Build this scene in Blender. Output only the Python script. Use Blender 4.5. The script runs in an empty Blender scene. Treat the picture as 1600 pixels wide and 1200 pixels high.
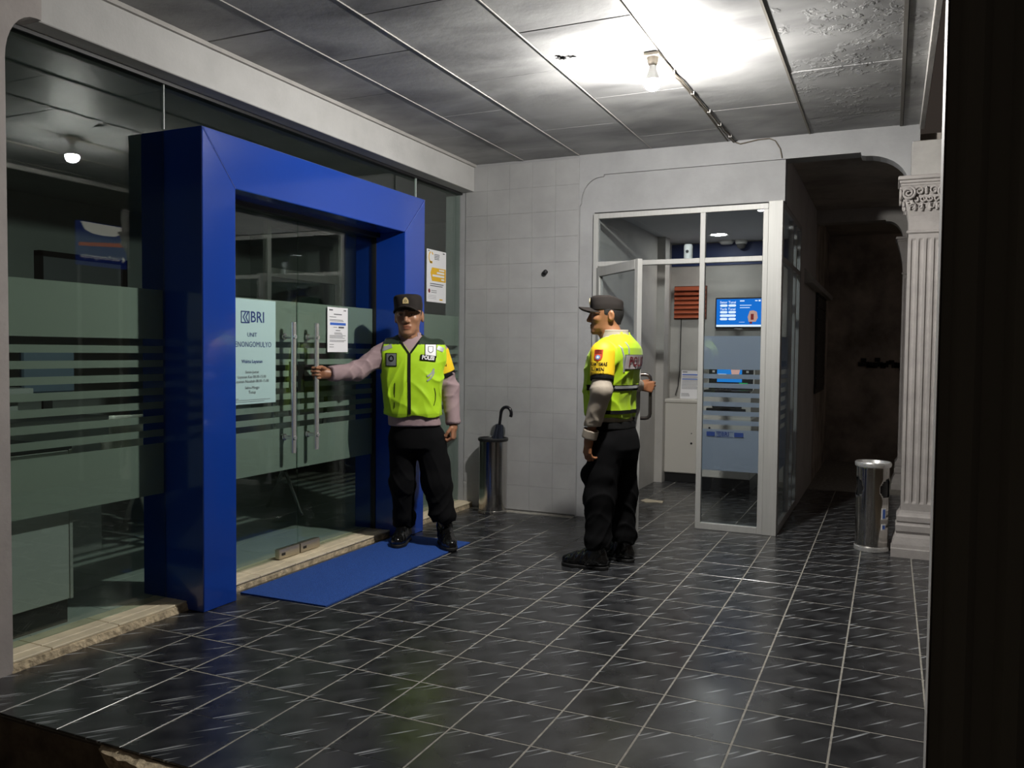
import bpy, math, random
import numpy as np
from mathutils import Vector, Matrix

S = bpy.context.scene
COL = S.collection
random.seed(4)

# ------------------------------------------------------------------ camera
YAW, PITCH, ROLL = 0.42756, -0.039036, 0.009981
CAM = Vector((1.35304, -2.78541, 1.30102))
cy, sy, cp, sp = math.cos(YAW), math.sin(YAW), math.cos(PITCH), math.sin(PITCH)
FW = Vector((-sy*cp, cy*cp, sp)); RT = Vector((cy, sy, 0)); UP = RT.cross(FW)
c_, s_ = math.cos(ROLL), math.sin(ROLL)
R2 = c_*RT + s_*UP; U2 = -s_*RT + c_*UP
cam_d = bpy.data.cameras.new('camera'); cam = bpy.data.objects.new('camera', cam_d)
COL.objects.link(cam)
cam_d.sensor_width = 36.0; cam_d.lens = 1298.8/1600*36.0
cam_d.clip_start = 0.05; cam_d.clip_end = 200
M = Matrix(((R2.x, U2.x, -FW.x, CAM.x), (R2.y, U2.y, -FW.y, CAM.y), (R2.z, U2.z, -FW.z, CAM.z), (0, 0, 0, 1)))
cam.matrix_world = M
S.camera = cam

# ------------------------------------------------------------------ world, exposure
W = bpy.data.worlds.new('night'); S.world = W; W.use_nodes = True
W.node_tree.nodes['Background'].inputs[0].default_value = (1.0, 0.80, 0.68, 1)
W.node_tree.nodes['Background'].inputs[1].default_value = 0.032
S.view_settings.view_transform = 'Standard'; S.view_settings.look = 'None'
S.view_settings.exposure = 0.0; S.view_settings.gamma = 1.0
S.view_settings.use_curve_mapping = False

BULB_E = 3650.0        # porch bulb emission strength
DOWN_E = 85.0         # booth downlight emission

# ------------------------------------------------------------------ materials
MATS = {}
def newmat(name):
    m = bpy.data.materials.new(name); m.use_nodes = True
    MATS[name] = m
    return m, m.node_tree.nodes, m.node_tree.links
def setin(n, k, v):
    if k in n.inputs: n.inputs[k].default_value = v
def mat(name, col, rough=0.5, metal=0.0, spec=0.5, noise=None, bump=None, coat=0.0, emit=None, rvar=0.0, sheen=0.0):
    """noise=(scale, amount, stretch) mottles the colour; bump=(scale, strength)"""
    m, N, L = newmat(name)
    b = N['Principled BSDF']
    c = tuple(col)+(1,)
    setin(b, 'Base Color', c); setin(b, 'Roughness', rough); setin(b, 'Metallic', metal)
    setin(b, 'Specular IOR Level', spec); setin(b, 'Coat Weight', coat); setin(b, 'Coat Roughness', 0.05); setin(b, 'Sheen Weight', sheen)
    if emit: setin(b, 'Emission Color', tuple(emit[0])+(1,)); setin(b, 'Emission Strength', emit[1])
    if noise or bump or rvar:
        tc = N.new('ShaderNodeTexCoord'); mp = N.new('ShaderNodeMapping'); L.new(tc.outputs['Object'], mp.inputs[0])
    if noise:
        nz = N.new('ShaderNodeTexNoise'); nz.inputs['Scale'].default_value = noise[0]; nz.inputs['Detail'].default_value = 6; nz.inputs['Roughness'].default_value = .62
        if len(noise) > 2: mp.inputs['Scale'].default_value = noise[2]
        L.new(mp.outputs[0], nz.inputs['Vector'])
        r = N.new('ShaderNodeValToRGB'); a = noise[1]
        r.color_ramp.elements[0].position = .32; r.color_ramp.elements[1].position = .66
        r.color_ramp.elements[0].color = tuple(max(0, x*(1-a)) for x in col)+(1,)
        r.color_ramp.elements[1].color = tuple(min(1, x*(1+a*.4)) for x in col)+(1,)
        L.new(nz.outputs[0], r.inputs[0]); L.new(r.outputs[0], b.inputs['Base Color'])
        if rvar:
            mr = N.new('ShaderNodeMapRange'); mr.inputs[3].default_value = rough-rvar; mr.inputs[4].default_value = rough+rvar
            L.new(nz.outputs[0], mr.inputs[0]); L.new(mr.outputs[0], b.inputs['Roughness'])
    if bump:
        nb = N.new('ShaderNodeTexNoise'); nb.inputs['Scale'].default_value = bump[0]; nb.inputs['Detail'].default_value = 4
        L.new(tc.outputs['Object'], nb.inputs['Vector'])
        bp = N.new('ShaderNodeBump'); bp.inputs['Strength'].default_value = bump[1]; bp.inputs['Distance'].default_value = .01
        L.new(nb.outputs[0], bp.inputs['Height']); L.new(bp.outputs[0], b.inputs['Normal'])
    return m
def emat(name, col, s=1.0):
    m, N, L = newmat(name)
    e = N.new('ShaderNodeEmission'); e.inputs[0].default_value = tuple(col)+(1,); e.inputs[1].default_value = s
    L.new(e.outputs[0], N['Material Output'].inputs[0]); N.remove(N['Principled BSDF'])
    return m
def glassmat(name, tint, refl=1.0):
    m, N, L = newmat(name); N.remove(N['Principled BSDF'])
    g = N.new('ShaderNodeNewGeometry'); mr = N.new('ShaderNodeMapRange')
    mr.inputs[3].default_value = 1.52; mr.inputs[4].default_value = 1/1.52
    L.new(g.outputs['Backfacing'], mr.inputs[0])
    f = N.new('ShaderNodeFresnel'); L.new(mr.outputs[0], f.inputs['IOR'])
    mu = N.new('ShaderNodeMath'); mu.operation = 'MULTIPLY'; mu.inputs[1].default_value = refl; L.new(f.outputs[0], mu.inputs[0])
    t = N.new('ShaderNodeBsdfTransparent'); t.inputs[0].default_value = tuple(tint)+(1,)
    gl = N.new('ShaderNodeBsdfGlossy'); gl.inputs['Roughness'].default_value = 0.0; gl.inputs[0].default_value = (1, 1, 1, 1)
    mx = N.new('ShaderNodeMixShader'); L.new(mu.outputs[0], mx.inputs[0]); L.new(t.outputs[0], mx.inputs[1]); L.new(gl.outputs[0], mx.inputs[2])
    L.new(mx.outputs[0], N['Material Output'].inputs[0])
    return m
def filmmat(name, col, trans=.25, diff=.45):
    """frosted film: part diffuse, part translucent, a little clear"""
    m, N, L = newmat(name); N.remove(N['Principled BSDF'])
    d = N.new('ShaderNodeBsdfDiffuse'); d.inputs[0].default_value = tuple(col)+(1,)
    t = N.new('ShaderNodeBsdfTranslucent'); t.inputs[0].default_value = tuple(col)+(1,)
    p = N.new('ShaderNodeBsdfTransparent')
    g = N.new('ShaderNodeBsdfGlossy'); g.inputs['Roughness'].default_value = 0.02
    m1 = N.new('ShaderNodeMixShader'); m1.inputs[0].default_value = 1-diff; L.new(d.outputs[0], m1.inputs[1]); L.new(t.outputs[0], m1.inputs[2])
    m2 = N.new('ShaderNodeMixShader'); m2.inputs[0].default_value = trans; L.new(m1.outputs[0], m2.inputs[1]); L.new(p.outputs[0], m2.inputs[2])
    m3 = N.new('ShaderNodeMixShader'); m3.inputs[0].default_value = .05; L.new(m2.outputs[0], m3.inputs[1]); L.new(g.outputs[0], m3.inputs[2])
    L.new(m3.outputs[0], N['Material Output'].inputs[0])
    return m

# floor tile: near black stone print with pale comet-like flecks, same print on every tile
def tile_material():
    m, N, L = newmat('black_tile'); b = N['Principled BSDF']
    tc = N.new('ShaderNodeTexCoord'); oi = N.new('ShaderNodeObjectInfo')
    mp = N.new('ShaderNodeMapping'); mp.inputs['Rotation'].default_value = (0, 0, -math.radians(49)); L.new(tc.outputs['Object'], mp.inputs[0])
    ad = N.new('ShaderNodeVectorMath'); ad.operation = 'MULTIPLY_ADD'; ad.inputs[1].default_value = (1, 1, 1)
    sc = N.new('ShaderNodeVectorMath'); sc.operation = 'SCALE'; L.new(oi.outputs['Location'], sc.inputs[0]); sc.inputs['Scale'].default_value = .06
    L.new(mp.outputs[0], ad.inputs[0]); L.new(sc.outputs[0], ad.inputs[2])
    st = N.new('ShaderNodeMapping'); st.inputs['Scale'].default_value = (3.6, 62, 1); L.new(ad.outputs[0], st.inputs[0])
    wz = N.new('ShaderNodeTexNoise'); wz.inputs['Scale'].default_value = 1.0; wz.inputs['Detail'].default_value = 1.2; wz.inputs['Roughness'].default_value = .35
    wz.inputs['Distortion'].default_value = .12
    L.new(st.outputs[0], wz.inputs['Vector'])
    r = N.new('ShaderNodeValToRGB'); r.color_ramp.elements[0].position = .625; r.color_ramp.elements[0].color = (0, 0, 0, 1)
    r.color_ramp.elements[1].position = .74; r.color_ramp.elements[1].color = (1, 1, 1, 1)
    L.new(wz.outputs[0], r.inputs[0])
    cl = N.new('ShaderNodeTexNoise'); cl.inputs['Scale'].default_value = 9; cl.inputs['Detail'].default_value = 5; L.new(tc.outputs['Object'], cl.inputs['Vector'])
    r2 = N.new('ShaderNodeValToRGB'); r2.color_ramp.elements[0].position = .35; r2.color_ramp.elements[0].color = (.012, .0125, .014, 1)
    r2.color_ramp.elements[1].position = .7; r2.color_ramp.elements[1].color = (.042, .043, .046, 1); L.new(cl.outputs[0], r2.inputs[0])
    mx = N.new('ShaderNodeMix'); mx.data_type = 'RGBA'; L.new(r.outputs[0], mx.inputs[0]); L.new(r2.outputs[0], mx.inputs[6]); mx.inputs[7].default_value = (.42, .44, .46, 1)
    L.new(mx.outputs[2], b.inputs['Base Color'])
    # worn gloss: dusty film over polished glaze, in world space so it runs across tiles
    g = N.new('ShaderNodeNewGeometry'); dn = N.new('ShaderNodeTexNoise'); dn.inputs['Scale'].default_value = 2.3; dn.inputs['Detail'].default_value = 6
    L.new(g.outputs['Position'], dn.inputs['Vector'])
    mr = N.new('ShaderNodeMapRange'); mr.inputs[1].default_value = .3; mr.inputs[2].default_value = .7; mr.inputs[3].default_value = .19; mr.inputs[4].default_value = .34
    L.new(dn.outputs[0], mr.inputs[0]); L.new(mr.outputs[0], b.inputs['Roughness'])
    setin(b, 'Specular IOR Level', .55)
    bp = N.new('ShaderNodeBump'); bp.inputs['Strength'].default_value = .05; bp.inputs['Distance'].default_value = .004
    L.new(cl.outputs[0], bp.inputs['Height']); L.new(bp.outputs[0], b.inputs['Normal'])
    return m
TILE = tile_material()
GROUT = mat('grout', (.30, .285, .25), .9, noise=(30, .35))

# ceiling board: sooty white distemper, brushed in one direction, blistered near the right edge
def ceiling_material(name, peel=0.0):
    m, N, L = newmat(name); b = N['Principled BSDF']
    g = N.new('ShaderNodeNewGeometry')
    mp = N.new('ShaderNodeMapping'); mp.inputs['Scale'].default_value = (1.0, 1.7, 1); mp.inputs['Rotation'].default_value = (0, 0, .25); L.new(g.outputs['Position'], mp.inputs[0])
    n1 = N.new('ShaderNodeTexNoise'); n1.inputs['Scale'].default_value = 1.7; n1.inputs['Detail'].default_value = 6; n1.inputs['Roughness'].default_value = .5; n1.inputs['Distortion'].default_value = .5
    L.new(mp.outputs[0], n1.inputs['Vector'])
    r = N.new('ShaderNodeValToRGB'); E = r.color_ramp.elements
    E[0].position = .28; E[0].color = (.175, .175, .178, 1); E[1].position = .66; E[1].color = (.40, .40, .40, 1)
    L.new(n1.outputs[0], r.inputs[0])
    L.new(r.outputs[0], b.inputs['Base Color']); setin(b, 'Roughness', .55); setin(b, 'Specular IOR Level', .25)
    n2 = N.new('ShaderNodeTexNoise'); n2.inputs['Scale'].default_value = 26 if not peel else 17; n2.inputs['Detail'].default_value = 5; n2.inputs['Roughness'].default_value = .6
    L.new(g.outputs['Position'], n2.inputs['Vector'])
    bp = N.new('ShaderNodeBump'); bp.inputs['Strength'].default_value = .12+peel*.9; bp.inputs['Distance'].default_value = .012
    if peel:
        rr = N.new('ShaderNodeValToRGB'); rr.color_ramp.elements[0].position = .50; rr.color_ramp.elements[1].position = .60
        L.new(n2.outputs[0], rr.inputs[0]); mk_ = N.new('ShaderNodeTexNoise'); mk_.inputs['Scale'].default_value = 2.1; mk_.inputs['Detail'].default_value = 2; L.new(g.outputs['Position'], mk_.inputs['Vector'])
        rm = N.new('ShaderNodeValToRGB'); rm.color_ramp.elements[0].position = .45; rm.color_ramp.elements[1].position = .62; L.new(mk_.outputs[0], rm.inputs[0])
        mm = N.new('ShaderNodeMath'); mm.operation = 'MULTIPLY'; L.new(rr.outputs[0], mm.inputs[0]); L.new(rm.outputs[0], mm.inputs[1]); L.new(mm.outputs[0], bp.inputs['Height'])
    else:
        L.new(n2.outputs[0], bp.inputs['Height'])
    L.new(bp.outputs[0], b.inputs['Normal'])
    return m
CEIL = ceiling_material('sooty_ceiling_board'); CEILP = ceiling_material('blistered_ceiling_board', .4)

WHITE = mat('white_wall_paint', (.47, .465, .455), .7, noise=(3.0, .12), bump=(60, .10))
WHITE_DIMMED = mat('dimmed_grey_white_wall', (.315, .317, .322), .75, noise=(3.0, .14), bump=(60, .10))  # bluish white paint, colour darkened to offset strong bulb light on the back walls
WALLT = mat('painted_wall_tile', (.34, .34, .34), .45, noise=(2.2, .16), bump=(14, .12))
OFFW = mat('old_white_plaster', (.40, .385, .365), .75, noise=(4, .18), bump=(50, .15))
GREYP = mat('pillar_plaster', (.40, .365, .35), .7, noise=(4, .12), bump=(50, .12))
DIRTY = mat('dirty_plaster', (.50, .44, .38), .9, noise=(1.6, .75), bump=(20, .2))
BLUE = mat('blue_glossy_panel', (.006, .044, .31), .16, spec=.55, coat=.4)
SILL = mat('cream_marble_tile', (.78, .67, .48), .35, noise=(9, .2))
ROUGHC = mat('broken_mortar', (.60, .49, .33), .95, noise=(24, .55), bump=(45, .9))
DARKC = mat('dark_concrete', (.16, .125, .085), .95, noise=(8, .5), bump=(30, .5))
ALU = mat('aluminium', (.42, .42, .405), .55, .25, noise=(3, .08, (20, 20, .6)))
CHROME = mat('stainless_steel', (.62, .60, .57), .17, 1.0, noise=(3, .2, (14, 14, .8)), rvar=.06)
POLISH = mat('polished_steel', (.82, .82, .80), .25, .75)
BLACKP = mat('black_plastic', (.012, .012, .013), .4)
BLACKR = mat('black_rubber', (.010, .010, .010), .7)
PAPER = mat('white_paper', (.80, .80, .82), .6)
PALEC = mat('pale_cyan_sheet', (.40, .57, .56), .5)
NAVY = mat('navy_print', (.012, .035, .16), .5)
INK = mat('grey_print', (.10, .10, .11), .6)
ORANGE = mat('orange_print', (.80, .47, .02), .5)
BLUEP = mat('blue_print', (.05, .14, .55), .5)
MAROON = mat('maroon_print', (.20, .03, .04), .5)
GLASS = glassmat('window_glass', (.84, .90, .87), .95)
GLASSB = glassmat('booth_glass', (.90, .93, .94), .8)
FILM = filmmat('frosted_film', (.60, .64, .585), .20, .5)
FILMB = filmmat('frosted_film_booth', (.66, .72, .82), .10, .25)
IFLOOR = mat('pale_floor_tile', (.46, .50, .47), .25, noise=(3, .1))
IWALL = mat('interior_wall', (.34, .36, .35), .7, noise=(2, .1))
BOOTHW = mat('booth_wall', (.52, .505, .475), .6, noise=(2.5, .12), bump=(40, .08))
WOODO = mat('terracotta_louvre', (.42, .10, .045), .55)
RIBD = mat('dark_ribbed_steel', (.17, .17, .145), .8, .0)
MATB = mat('blue_coil_mat', (.014, .082, .38), .85, noise=(160, .35), bump=(240, .9))
STUCCO = mat('moulded_plaster', (.38, .355, .34), .7, noise=(8, .15), bump=(70, .15))

# ------------------------------------------------------------------ helpers
def link(o, parent=None):
    COL.objects.link(o)
    if parent is not None:
        o.parent = parent
        o.matrix_parent_inverse = PW[parent.name].inverted()
    PW[o.name] = Matrix.Translation(o.location) @ o.rotation_euler.to_matrix().to_4x4()
    return o
PW = {}
def tag(o, label=None, cat=None, group=None, kind=None):
    if label: o['label'] = label
    if cat: o['category'] = cat
    if group: o['group'] = group
    if kind: o['kind'] = kind
    return o
def empty(name, loc, label=None, cat=None, group=None, kind=None, rotz=0.0):
    o = bpy.data.objects.new(name, None); o.location = loc; o.rotation_euler = (0, 0, rotz); o.empty_display_size = .1
    link(o); return tag(o, label, cat, group, kind)
def mk(name, v, f, m, parent=None, smooth=False):
    me = bpy.data.meshes.new(name); me.from_pydata([tuple(x) for x in v], [], [tuple(x) for x in f]); me.update()
    if smooth: me.polygons.foreach_set('use_smooth', [True]*len(me.polygons))
    if m is not None: me.materials.append(m)
    o = bpy.data.objects.new(name, me); return link(o, parent)
class G:
    """collects simple solids into one mesh"""
    def __init__(s): s.v = []; s.f = []
    def add(s, v, f):
        n = len(s.v); s.v += [tuple(x) for x in v]; s.f += [tuple(i+n for i in q) for q in f]; return s
    def box(s, x0, x1, y0, y1, z0, z1, b=0.0):
        if x0 > x1: x0, x1 = x1, x0
        if y0 > y1: y0, y1 = y1, y0
        if z0 > z1: z0, z1 = z1, z0
        if b <= 0:
            v = [(x, y, z) for z in (z0, z1) for y in (y0, y1) for x in (x0, x1)]
            return s.add(v, [(0, 2, 3, 1), (4, 5, 7, 6), (0, 1, 5, 4), (2, 6, 7, 3), (0, 4, 6, 2), (1, 3, 7, 5)])
        b = min(b, (x1-x0)*.45, (y1-y0)*.45, (z1-z0)*.45)
        X = (x0, x1); Y = (y0, y1); Z = (z0, z1); v = []; idx = {}
        for i in (0, 1):
            for j in (0, 1):
                for k in (0, 1):
                    sx, sy_, sz = (1, -1)[i], (1, -1)[j], (1, -1)[k]
                    for a in range(3):
                        q = [X[i]+sx*b, Y[j]+sy_*b, Z[k]+sz*b]; q[a] = (X, Y, Z)[a][(i, j, k)[a]]
                        idx[(i, j, k, a)] = len(v); v.append(q)
        f = []
        for a in range(3):
            o1, o2 = [(1, 2), (2, 0), (0, 1)][a]
            for e in (0, 1):
                q = []
                for (p, r) in ((0, 0), (1, 0), (1, 1), (0, 1)):
                    t = [0, 0, 0]; t[a] = e; t[o1] = p; t[o2] = r; q.append(idx[tuple(t)+(a,)])
                f.append(q if e else q[::-1])
        for a in range(3):   # edges along a
            o1, o2 = [(1, 2), (2, 0), (0, 1)][a]
            for p in (0, 1):
                for r in (0, 1):
                    def I(e, c):
                        t = [0, 0, 0]; t[a] = e; t[o1] = p; t[o2] = r; return idx[tuple(t)+(c,)]
                    q = [I(0, o1), I(1, o1), I(1, o2), I(0, o2)]
                    f.append(q[::-1] if (p == r) else q)
        for i in (0, 1):
            for j in (0, 1):
                for k in (0, 1):
                    q = [idx[(i, j, k, a)] for a in range(3)]
                    f.append(q if (i+j+k) % 2 == 1 else q[::-1])
        return s.add(v, f)
    def tube(s, pts, r, n=8, cap=True):
        pts = [Vector(p) for p in pts]; rs = r if isinstance(r, (list, tuple)) else [r]*len(pts)
        up = None; v = []; f = []
        for i, p in enumerate(pts):
            d = (pts[min(i+1, len(pts)-1)]-pts[max(i-1, 0)]).normalized()
            if up is None:
                up = Vector((0, 0, 1)) if abs(d.z) < .9 else Vector((1, 0, 0))
            a = d.cross(up).normalized(); b = a.cross(d).normalized(); up = b
            for k in range(n):
                t = 2*math.pi*k/n; v.append(p+(a*math.cos(t)+b*math.sin(t))*rs[i])
        for i in range(len(pts)-1):
            for k in range(n):
                f.append((i*n+k, i*n+(k+1) % n, (i+1)*n+(k+1) % n, (i+1)*n+k))
        if cap:
            f.append(tuple(range(n-1, -1, -1))); f.append(tuple((len(pts)-1)*n+k for k in range(n)))
        return s.add(v, f)
    def lathe(s, prof, n=32, c=(0, 0, 0), cap=True):
        v = []; f = []
        for (r, z) in prof:
            for k in range(n):
                t = 2*math.pi*k/n; v.append((c[0]+r*math.cos(t), c[1]+r*math.sin(t), c[2]+z))
        for i in range(len(prof)-1):
            for k in range(n):
                f.append((i*n+k, i*n+(k+1) % n, (i+1)*n+(k+1) % n, (i+1)*n+k))
        if cap:
            if prof[0][0] > 1e-6: f.append(tuple(range(n-1, -1, -1)))
            if prof[-1][0] > 1e-6: f.append(tuple((len(prof)-1)*n+k for k in range(n)))
        return s.add(v, f)
    def prism(s, poly, axis, a, b):
        """extrude a 2D polygon; axis 'x': poly=(y,z), 'y': (x,z), 'z': (x,y)"""
        def P(q, t):
            return {'x': (t, q[0], q[1]), 'y': (q[0], t, q[1]), 'z': (q[0], q[1], t)}[axis]
        n = len(poly); v = [P(q, a) for q in poly]+[P(q, b) for q in poly]
        f = [tuple(range(n)), tuple(range(2*n-1, n-1, -1))]+[(i, i+n, (i+1) % n+n, (i+1) % n) for i in range(n)]
        return s.add(v, f)
    def obj(s, name, m, parent=None, smooth=False, fix=True):
        o = mk(name, s.v, s.f, m, parent, False)
        if fix:
            import bmesh
            bm = bmesh.new(); bm.from_mesh(o.data); bmesh.ops.recalc_face_normals(bm, faces=bm.faces); bm.to_mesh(o.data); bm.free()
        if smooth: smooth_by_angle(o.data)
        return o
def smooth_by_angle(me, ang=40):
    me.polygons.foreach_set('use_smooth', [True]*len(me.polygons))
    try: me.set_sharp_from_angle(angle=math.radians(ang))
    except Exception: pass
def box(name, x0, x1, y0, y1, z0, z1, m, parent=None, b=0.0, **k):
    o = G().box(x0, x1, y0, y1, z0, z1, b).obj(name, m, parent)
    if k: tag(o, **k)
    return o
def struct(o, label=None):
    o['kind'] = 'structure'
    if label: o['label'] = label
    return o
_txt = {}
def text_verts(s, size, align='CENTER', bold=0.0):
    key = (s, size, align, bold)
    if key in _txt: return _txt[key]
    cu = bpy.data.curves.new('t', 'FONT'); cu.body = s; cu.size = size; cu.align_x = align; cu.align_y = 'CENTER'; cu.resolution_u = 2; cu.offset = bold
    o = bpy.data.objects.new('t', cu); COL.objects.link(o)
    dg = bpy.context.evaluated_depsgraph_get(); me = bpy.data.meshes.new_from_object(o.evaluated_get(dg))
    v = [tuple(q.co) for q in me.vertices]; f = [tuple(q.vertices) for q in me.polygons]
    bpy.data.objects.remove(o); bpy.data.curves.remove(cu); bpy.data.meshes.remove(me)
    _txt[key] = (v, f); return v, f
class Sheet:
    """flat print laid on a plane: o = lower-left corner, u = reading direction, v = up, n = toward the reader"""
    def __init__(s, o, u, v, w, h):
        s.o = Vector(o); s.u = Vector(u).normalized(); s.v = Vector(v).normalized(); s.n = s.u.cross(s.v).normalized(); s.w = w; s.h = h
    def P(s, a, b, c): return s.o+s.u*a+s.v*b+s.n*c
    def slab(s, g, a0, a1, b0, b1, c0, c1):
        v = [s.P(a, b, c) for c in (c0, c1) for b in (b0, b1) for a in (a0, a1)]
        g.add(v, [(0, 2, 3, 1), (4, 5, 7, 6), (0, 1, 5, 4), (2, 6, 7, 3), (0, 4, 6, 2), (1, 3, 7, 5)])
    def quad(s, g, a0, a1, b0, b1, c=.0012):
        g.add([s.P(a0, b0, c), s.P(a1, b0, c), s.P(a1, b1, c), s.P(a0, b1, c)], [(0, 1, 2, 3)])
    def poly(s, g, pts, c=.0012):
        g.add([s.P(a, b, c) for a, b in pts], [tuple(range(len(pts)))])
    def text(s, g, t, a, b, size, c=.0014, align='CENTER', sx=1.0, bold=0.0):
        v, f = text_verts(t, size, align, bold)
        g.add([s.P(a+q[0]*sx, b+q[1], c) for q in v], f)
    def lines(s, g, a0, a1, b, n, pitch, th, c=.0012):
        for i in range(n):
            e = a1-(a1-a0)*random.uniform(0, .22)
            s.quad(g, a0, e, b-i*pitch, b-i*pitch+th, c)
def logo(sh, g, a, b, s_, c=.0014):
    """square emblem of nested chevrons followed by the letters BRI; a,b = left/bottom, s_ = height"""
    t = s_*.09
    for (x0, x1, y0, y1) in ((0, s_, 0, t), (0, s_, s_-t, s_), (0, t, 0, s_), (s_-t, s_, 0, s_)):
        sh.quad(g, a+x0, a+x1, b+y0, b+y1, c)
    for k in range(2):
        x = a+s_*(.20+.30*k)
        sh.poly(g, [(x, b+s_*.5), (x+s_*.26, b+s_*.9), (x+s_*.40, b+s_*.9), (x+s_*.13, b+s_*.5), (x+s_*.40, b+s_*.1), (x+s_*.26, b+s_*.1)], c)
    sh.text(g, 'BRI', a+s_*1.08, b+s_*.50, s_*1.30, c, 'LEFT', .95, .0006 if s_ > .03 else 0)
# ================================================================== LARGE STRUCTURE
ZC = 2.835                       # porch ceiling
XG = -1.945                      # plane of the shopfront glass
YB = 3.38                        # face of the back wall
Y0 = -0.885                      # front edge of the porch

# ---- ground in front, porch slab with its step
ground = struct(box('ground', -9, 9, -9, 12, -.36, -.30, DARKC))
floor = box('floor', -1.80, 1.80, Y0, 8.2, -.30, -.0009, GROUT); struct(floor, 'porch floor of black streaked tiles with pale grout')
tile_me = G().box(-.1468, .1468, -.1468, .1468, -.008, .0, .0012).obj('tile', TILE, floor).data
proto_tile = floor.children[0]
first = True
for i in range(-6, 6):
    for j in range(-3, 19):
        x = .3*i+.15; y = .3*j+.15
        if x < -.9 and y > YB: continue
        if j == -3:          # front row is cut a little by the edge of the slab
            y += .006
        if first: o = proto_tile; first = False; o.location = (x, y, 0)
        else:
            o = bpy.data.objects.new('tile', tile_me); o.location = (x, y, 0); link(o, floor)
edge = G()
random.seed(11)
n = 22
pts_t = []; 
for k in range(n+1):
    t = k/n; x = -.99+t*.66
    pts_t.append((x, Y0-.014-.040*math.sin(t*math.pi)**.6*random.uniform(.7, 1.1), -.016-random.uniform(0, .008)))
v = []; f = []
for k, (x, yy, z) in enumerate(pts_t):
    v += [(x, Y0-.001-.010*random.random()*math.sin(math.pi*k/n), -.010), (x, yy, z), (x, yy+.012, z-.03-random.uniform(0, .03)), (x, Y0-.001, -.10-random.uniform(0, .03))]
for k in range(n):
    for e in range(3): f.append((k*4+e, k*4+e+1, k*4+e+5, k*4+e+4))
edge.add(v, f); edge.obj('broken_edge', ROUGHC, floor)
box('step_riser', -3.2, 1.80, Y0-.012, Y0, -.30, -.016, DARKC, floor)

# ---- raised sill under the glass front, cut cream tiles with a rough rendered face
sill = box('trim_1', -2.02, -1.812, -.64, YB, -.004, .034, ROUGHC); struct(sill, 'cream tiled sill running under the glass front')
g = G(); random.seed(5); n = 60
v = []; f = []
for k in range(n+1):
    y = -.64+(.28+.64)*k/n
    v += [(-1.812, y, .036), (-1.803+random.uniform(-.0015, .001), y, .031), (-1.800+random.uniform(-.002, .002), y, .016), (-1.797+random.uniform(-.002, .004), y, -.001)]
for k in range(n):
    for e in range(3): f.append((k*4+e, k*4+e+4, k*4+e+5, k*4+e+1))
g.add(v, f).obj('render_face', ROUGHC, sill)
random.seed(4)
ys = [-.64, -.46, -.13, .20, .50, .80, 1.10, 1.40, 1.70, 2.0, 2.3, 2.6, 2.9, 3.2, YB]
for a, b_ in zip(ys[:-1], ys[1:]):
    box('sill_tile', -1.868, -1.806, a+.0015, b_-.0015, .034, .045, SILL, sill, .002)
    box('sill_tile', -2.018, -1.871, a+.0015, b_-.0015, .034, .0455, SILL, sill, .002)

# ---- bank hall behind the glass
ifl = box('floor_hall', -6.2, -2.02, -1.6, 5.6, -.004, .038, GROUT); struct(ifl, 'pale tiled floor of the bank hall')
it_me = None
for i in range(9):
    for j in range(12):
        x = -2.02-.2-.4*i; y = -1.0+.4*j
        if x < -5.4: continue
        if it_me is None:
            o = G().box(-.1985, .1985, -.1985, .1985, -.004, .004, .001).obj('floor_tile', IFLOOR, ifl); it_me = o.data
        else:
            o = bpy.data.objects.new('floor_tile', it_me); link(o, ifl)
        o.location = (x, y, .041)
struct(box('wall_hall_far', -6.2, -6.1, -1.6, 5.6, .04, 2.75, IWALL))
struct(box('wall_hall_front', -6.1, -2.03, -1.6, -1.5, .04, 2.75, IWALL))
struct(box('wall_hall_rear', -6.1, -2.03, 5.5, 5.6, .04, 2.75, IWALL))
struct(box('ceiling_hall', -6.2, -2.03, -1.6, 5.6, 2.75, 2.80, IWALL))
# white framed partition and cornice inside
part_ = empty('partition', (-4.5, 4.4, .04), 'white framed glazed partition inside the bank hall', 'partition')
for (y0, y1, z0, z1) in ((3.94, 4.00, .04, 2.62), (5.12, 5.18, .04, 2.62), (4.0, 5.12, 2.05, 2.14), (4.0, 5.12, .04, .95), (4.0, 5.12, 2.56, 2.62)):
    box('partition_rail', -4.53, -4.47, y0, y1, z0, z1, OFFW, part_)
box('partition_pane', -4.505, -4.495, 4.0, 5.12, .95, 2.05, GLASS, part_)
# ---- front pillar on the left with its curved bracket
pil = G()
arc = [(-.635+.0, 2.20)]
for k in range(9):
    t = k/8*math.pi/2; arc.append((-.635+.13*(1-math.cos(t)), 2.42+.195*math.sin(t)))
poly = [(Y0-.02, -.30), (-.635, -.30)]+arc+[(-.48, 2.615), (-.48, 2.835), (Y0-.02, 2.835)]
pil.prism(poly, 'x', -2.02, -1.797).obj('wall_left', GREYP); struct(bpy.data.objects['wall_left'], 'white plastered front pillar with a curved bracket')

# ---- lintel beam over the glass
beam = G().box(-2.08, -1.815, -.48, YB+.02, 2.615, ZC+.02, .004).obj('trim_2', WHITE); struct(beam, 'white lintel beam over the glass front')
box('track', -1.975, -1.925, -.62, YB, 2.597, 2.615, BLACKP, beam)
box('cornice_strip', -1.815, -1.795, -.48, YB, 2.812, ZC-.001, OFFW, beam)

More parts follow.
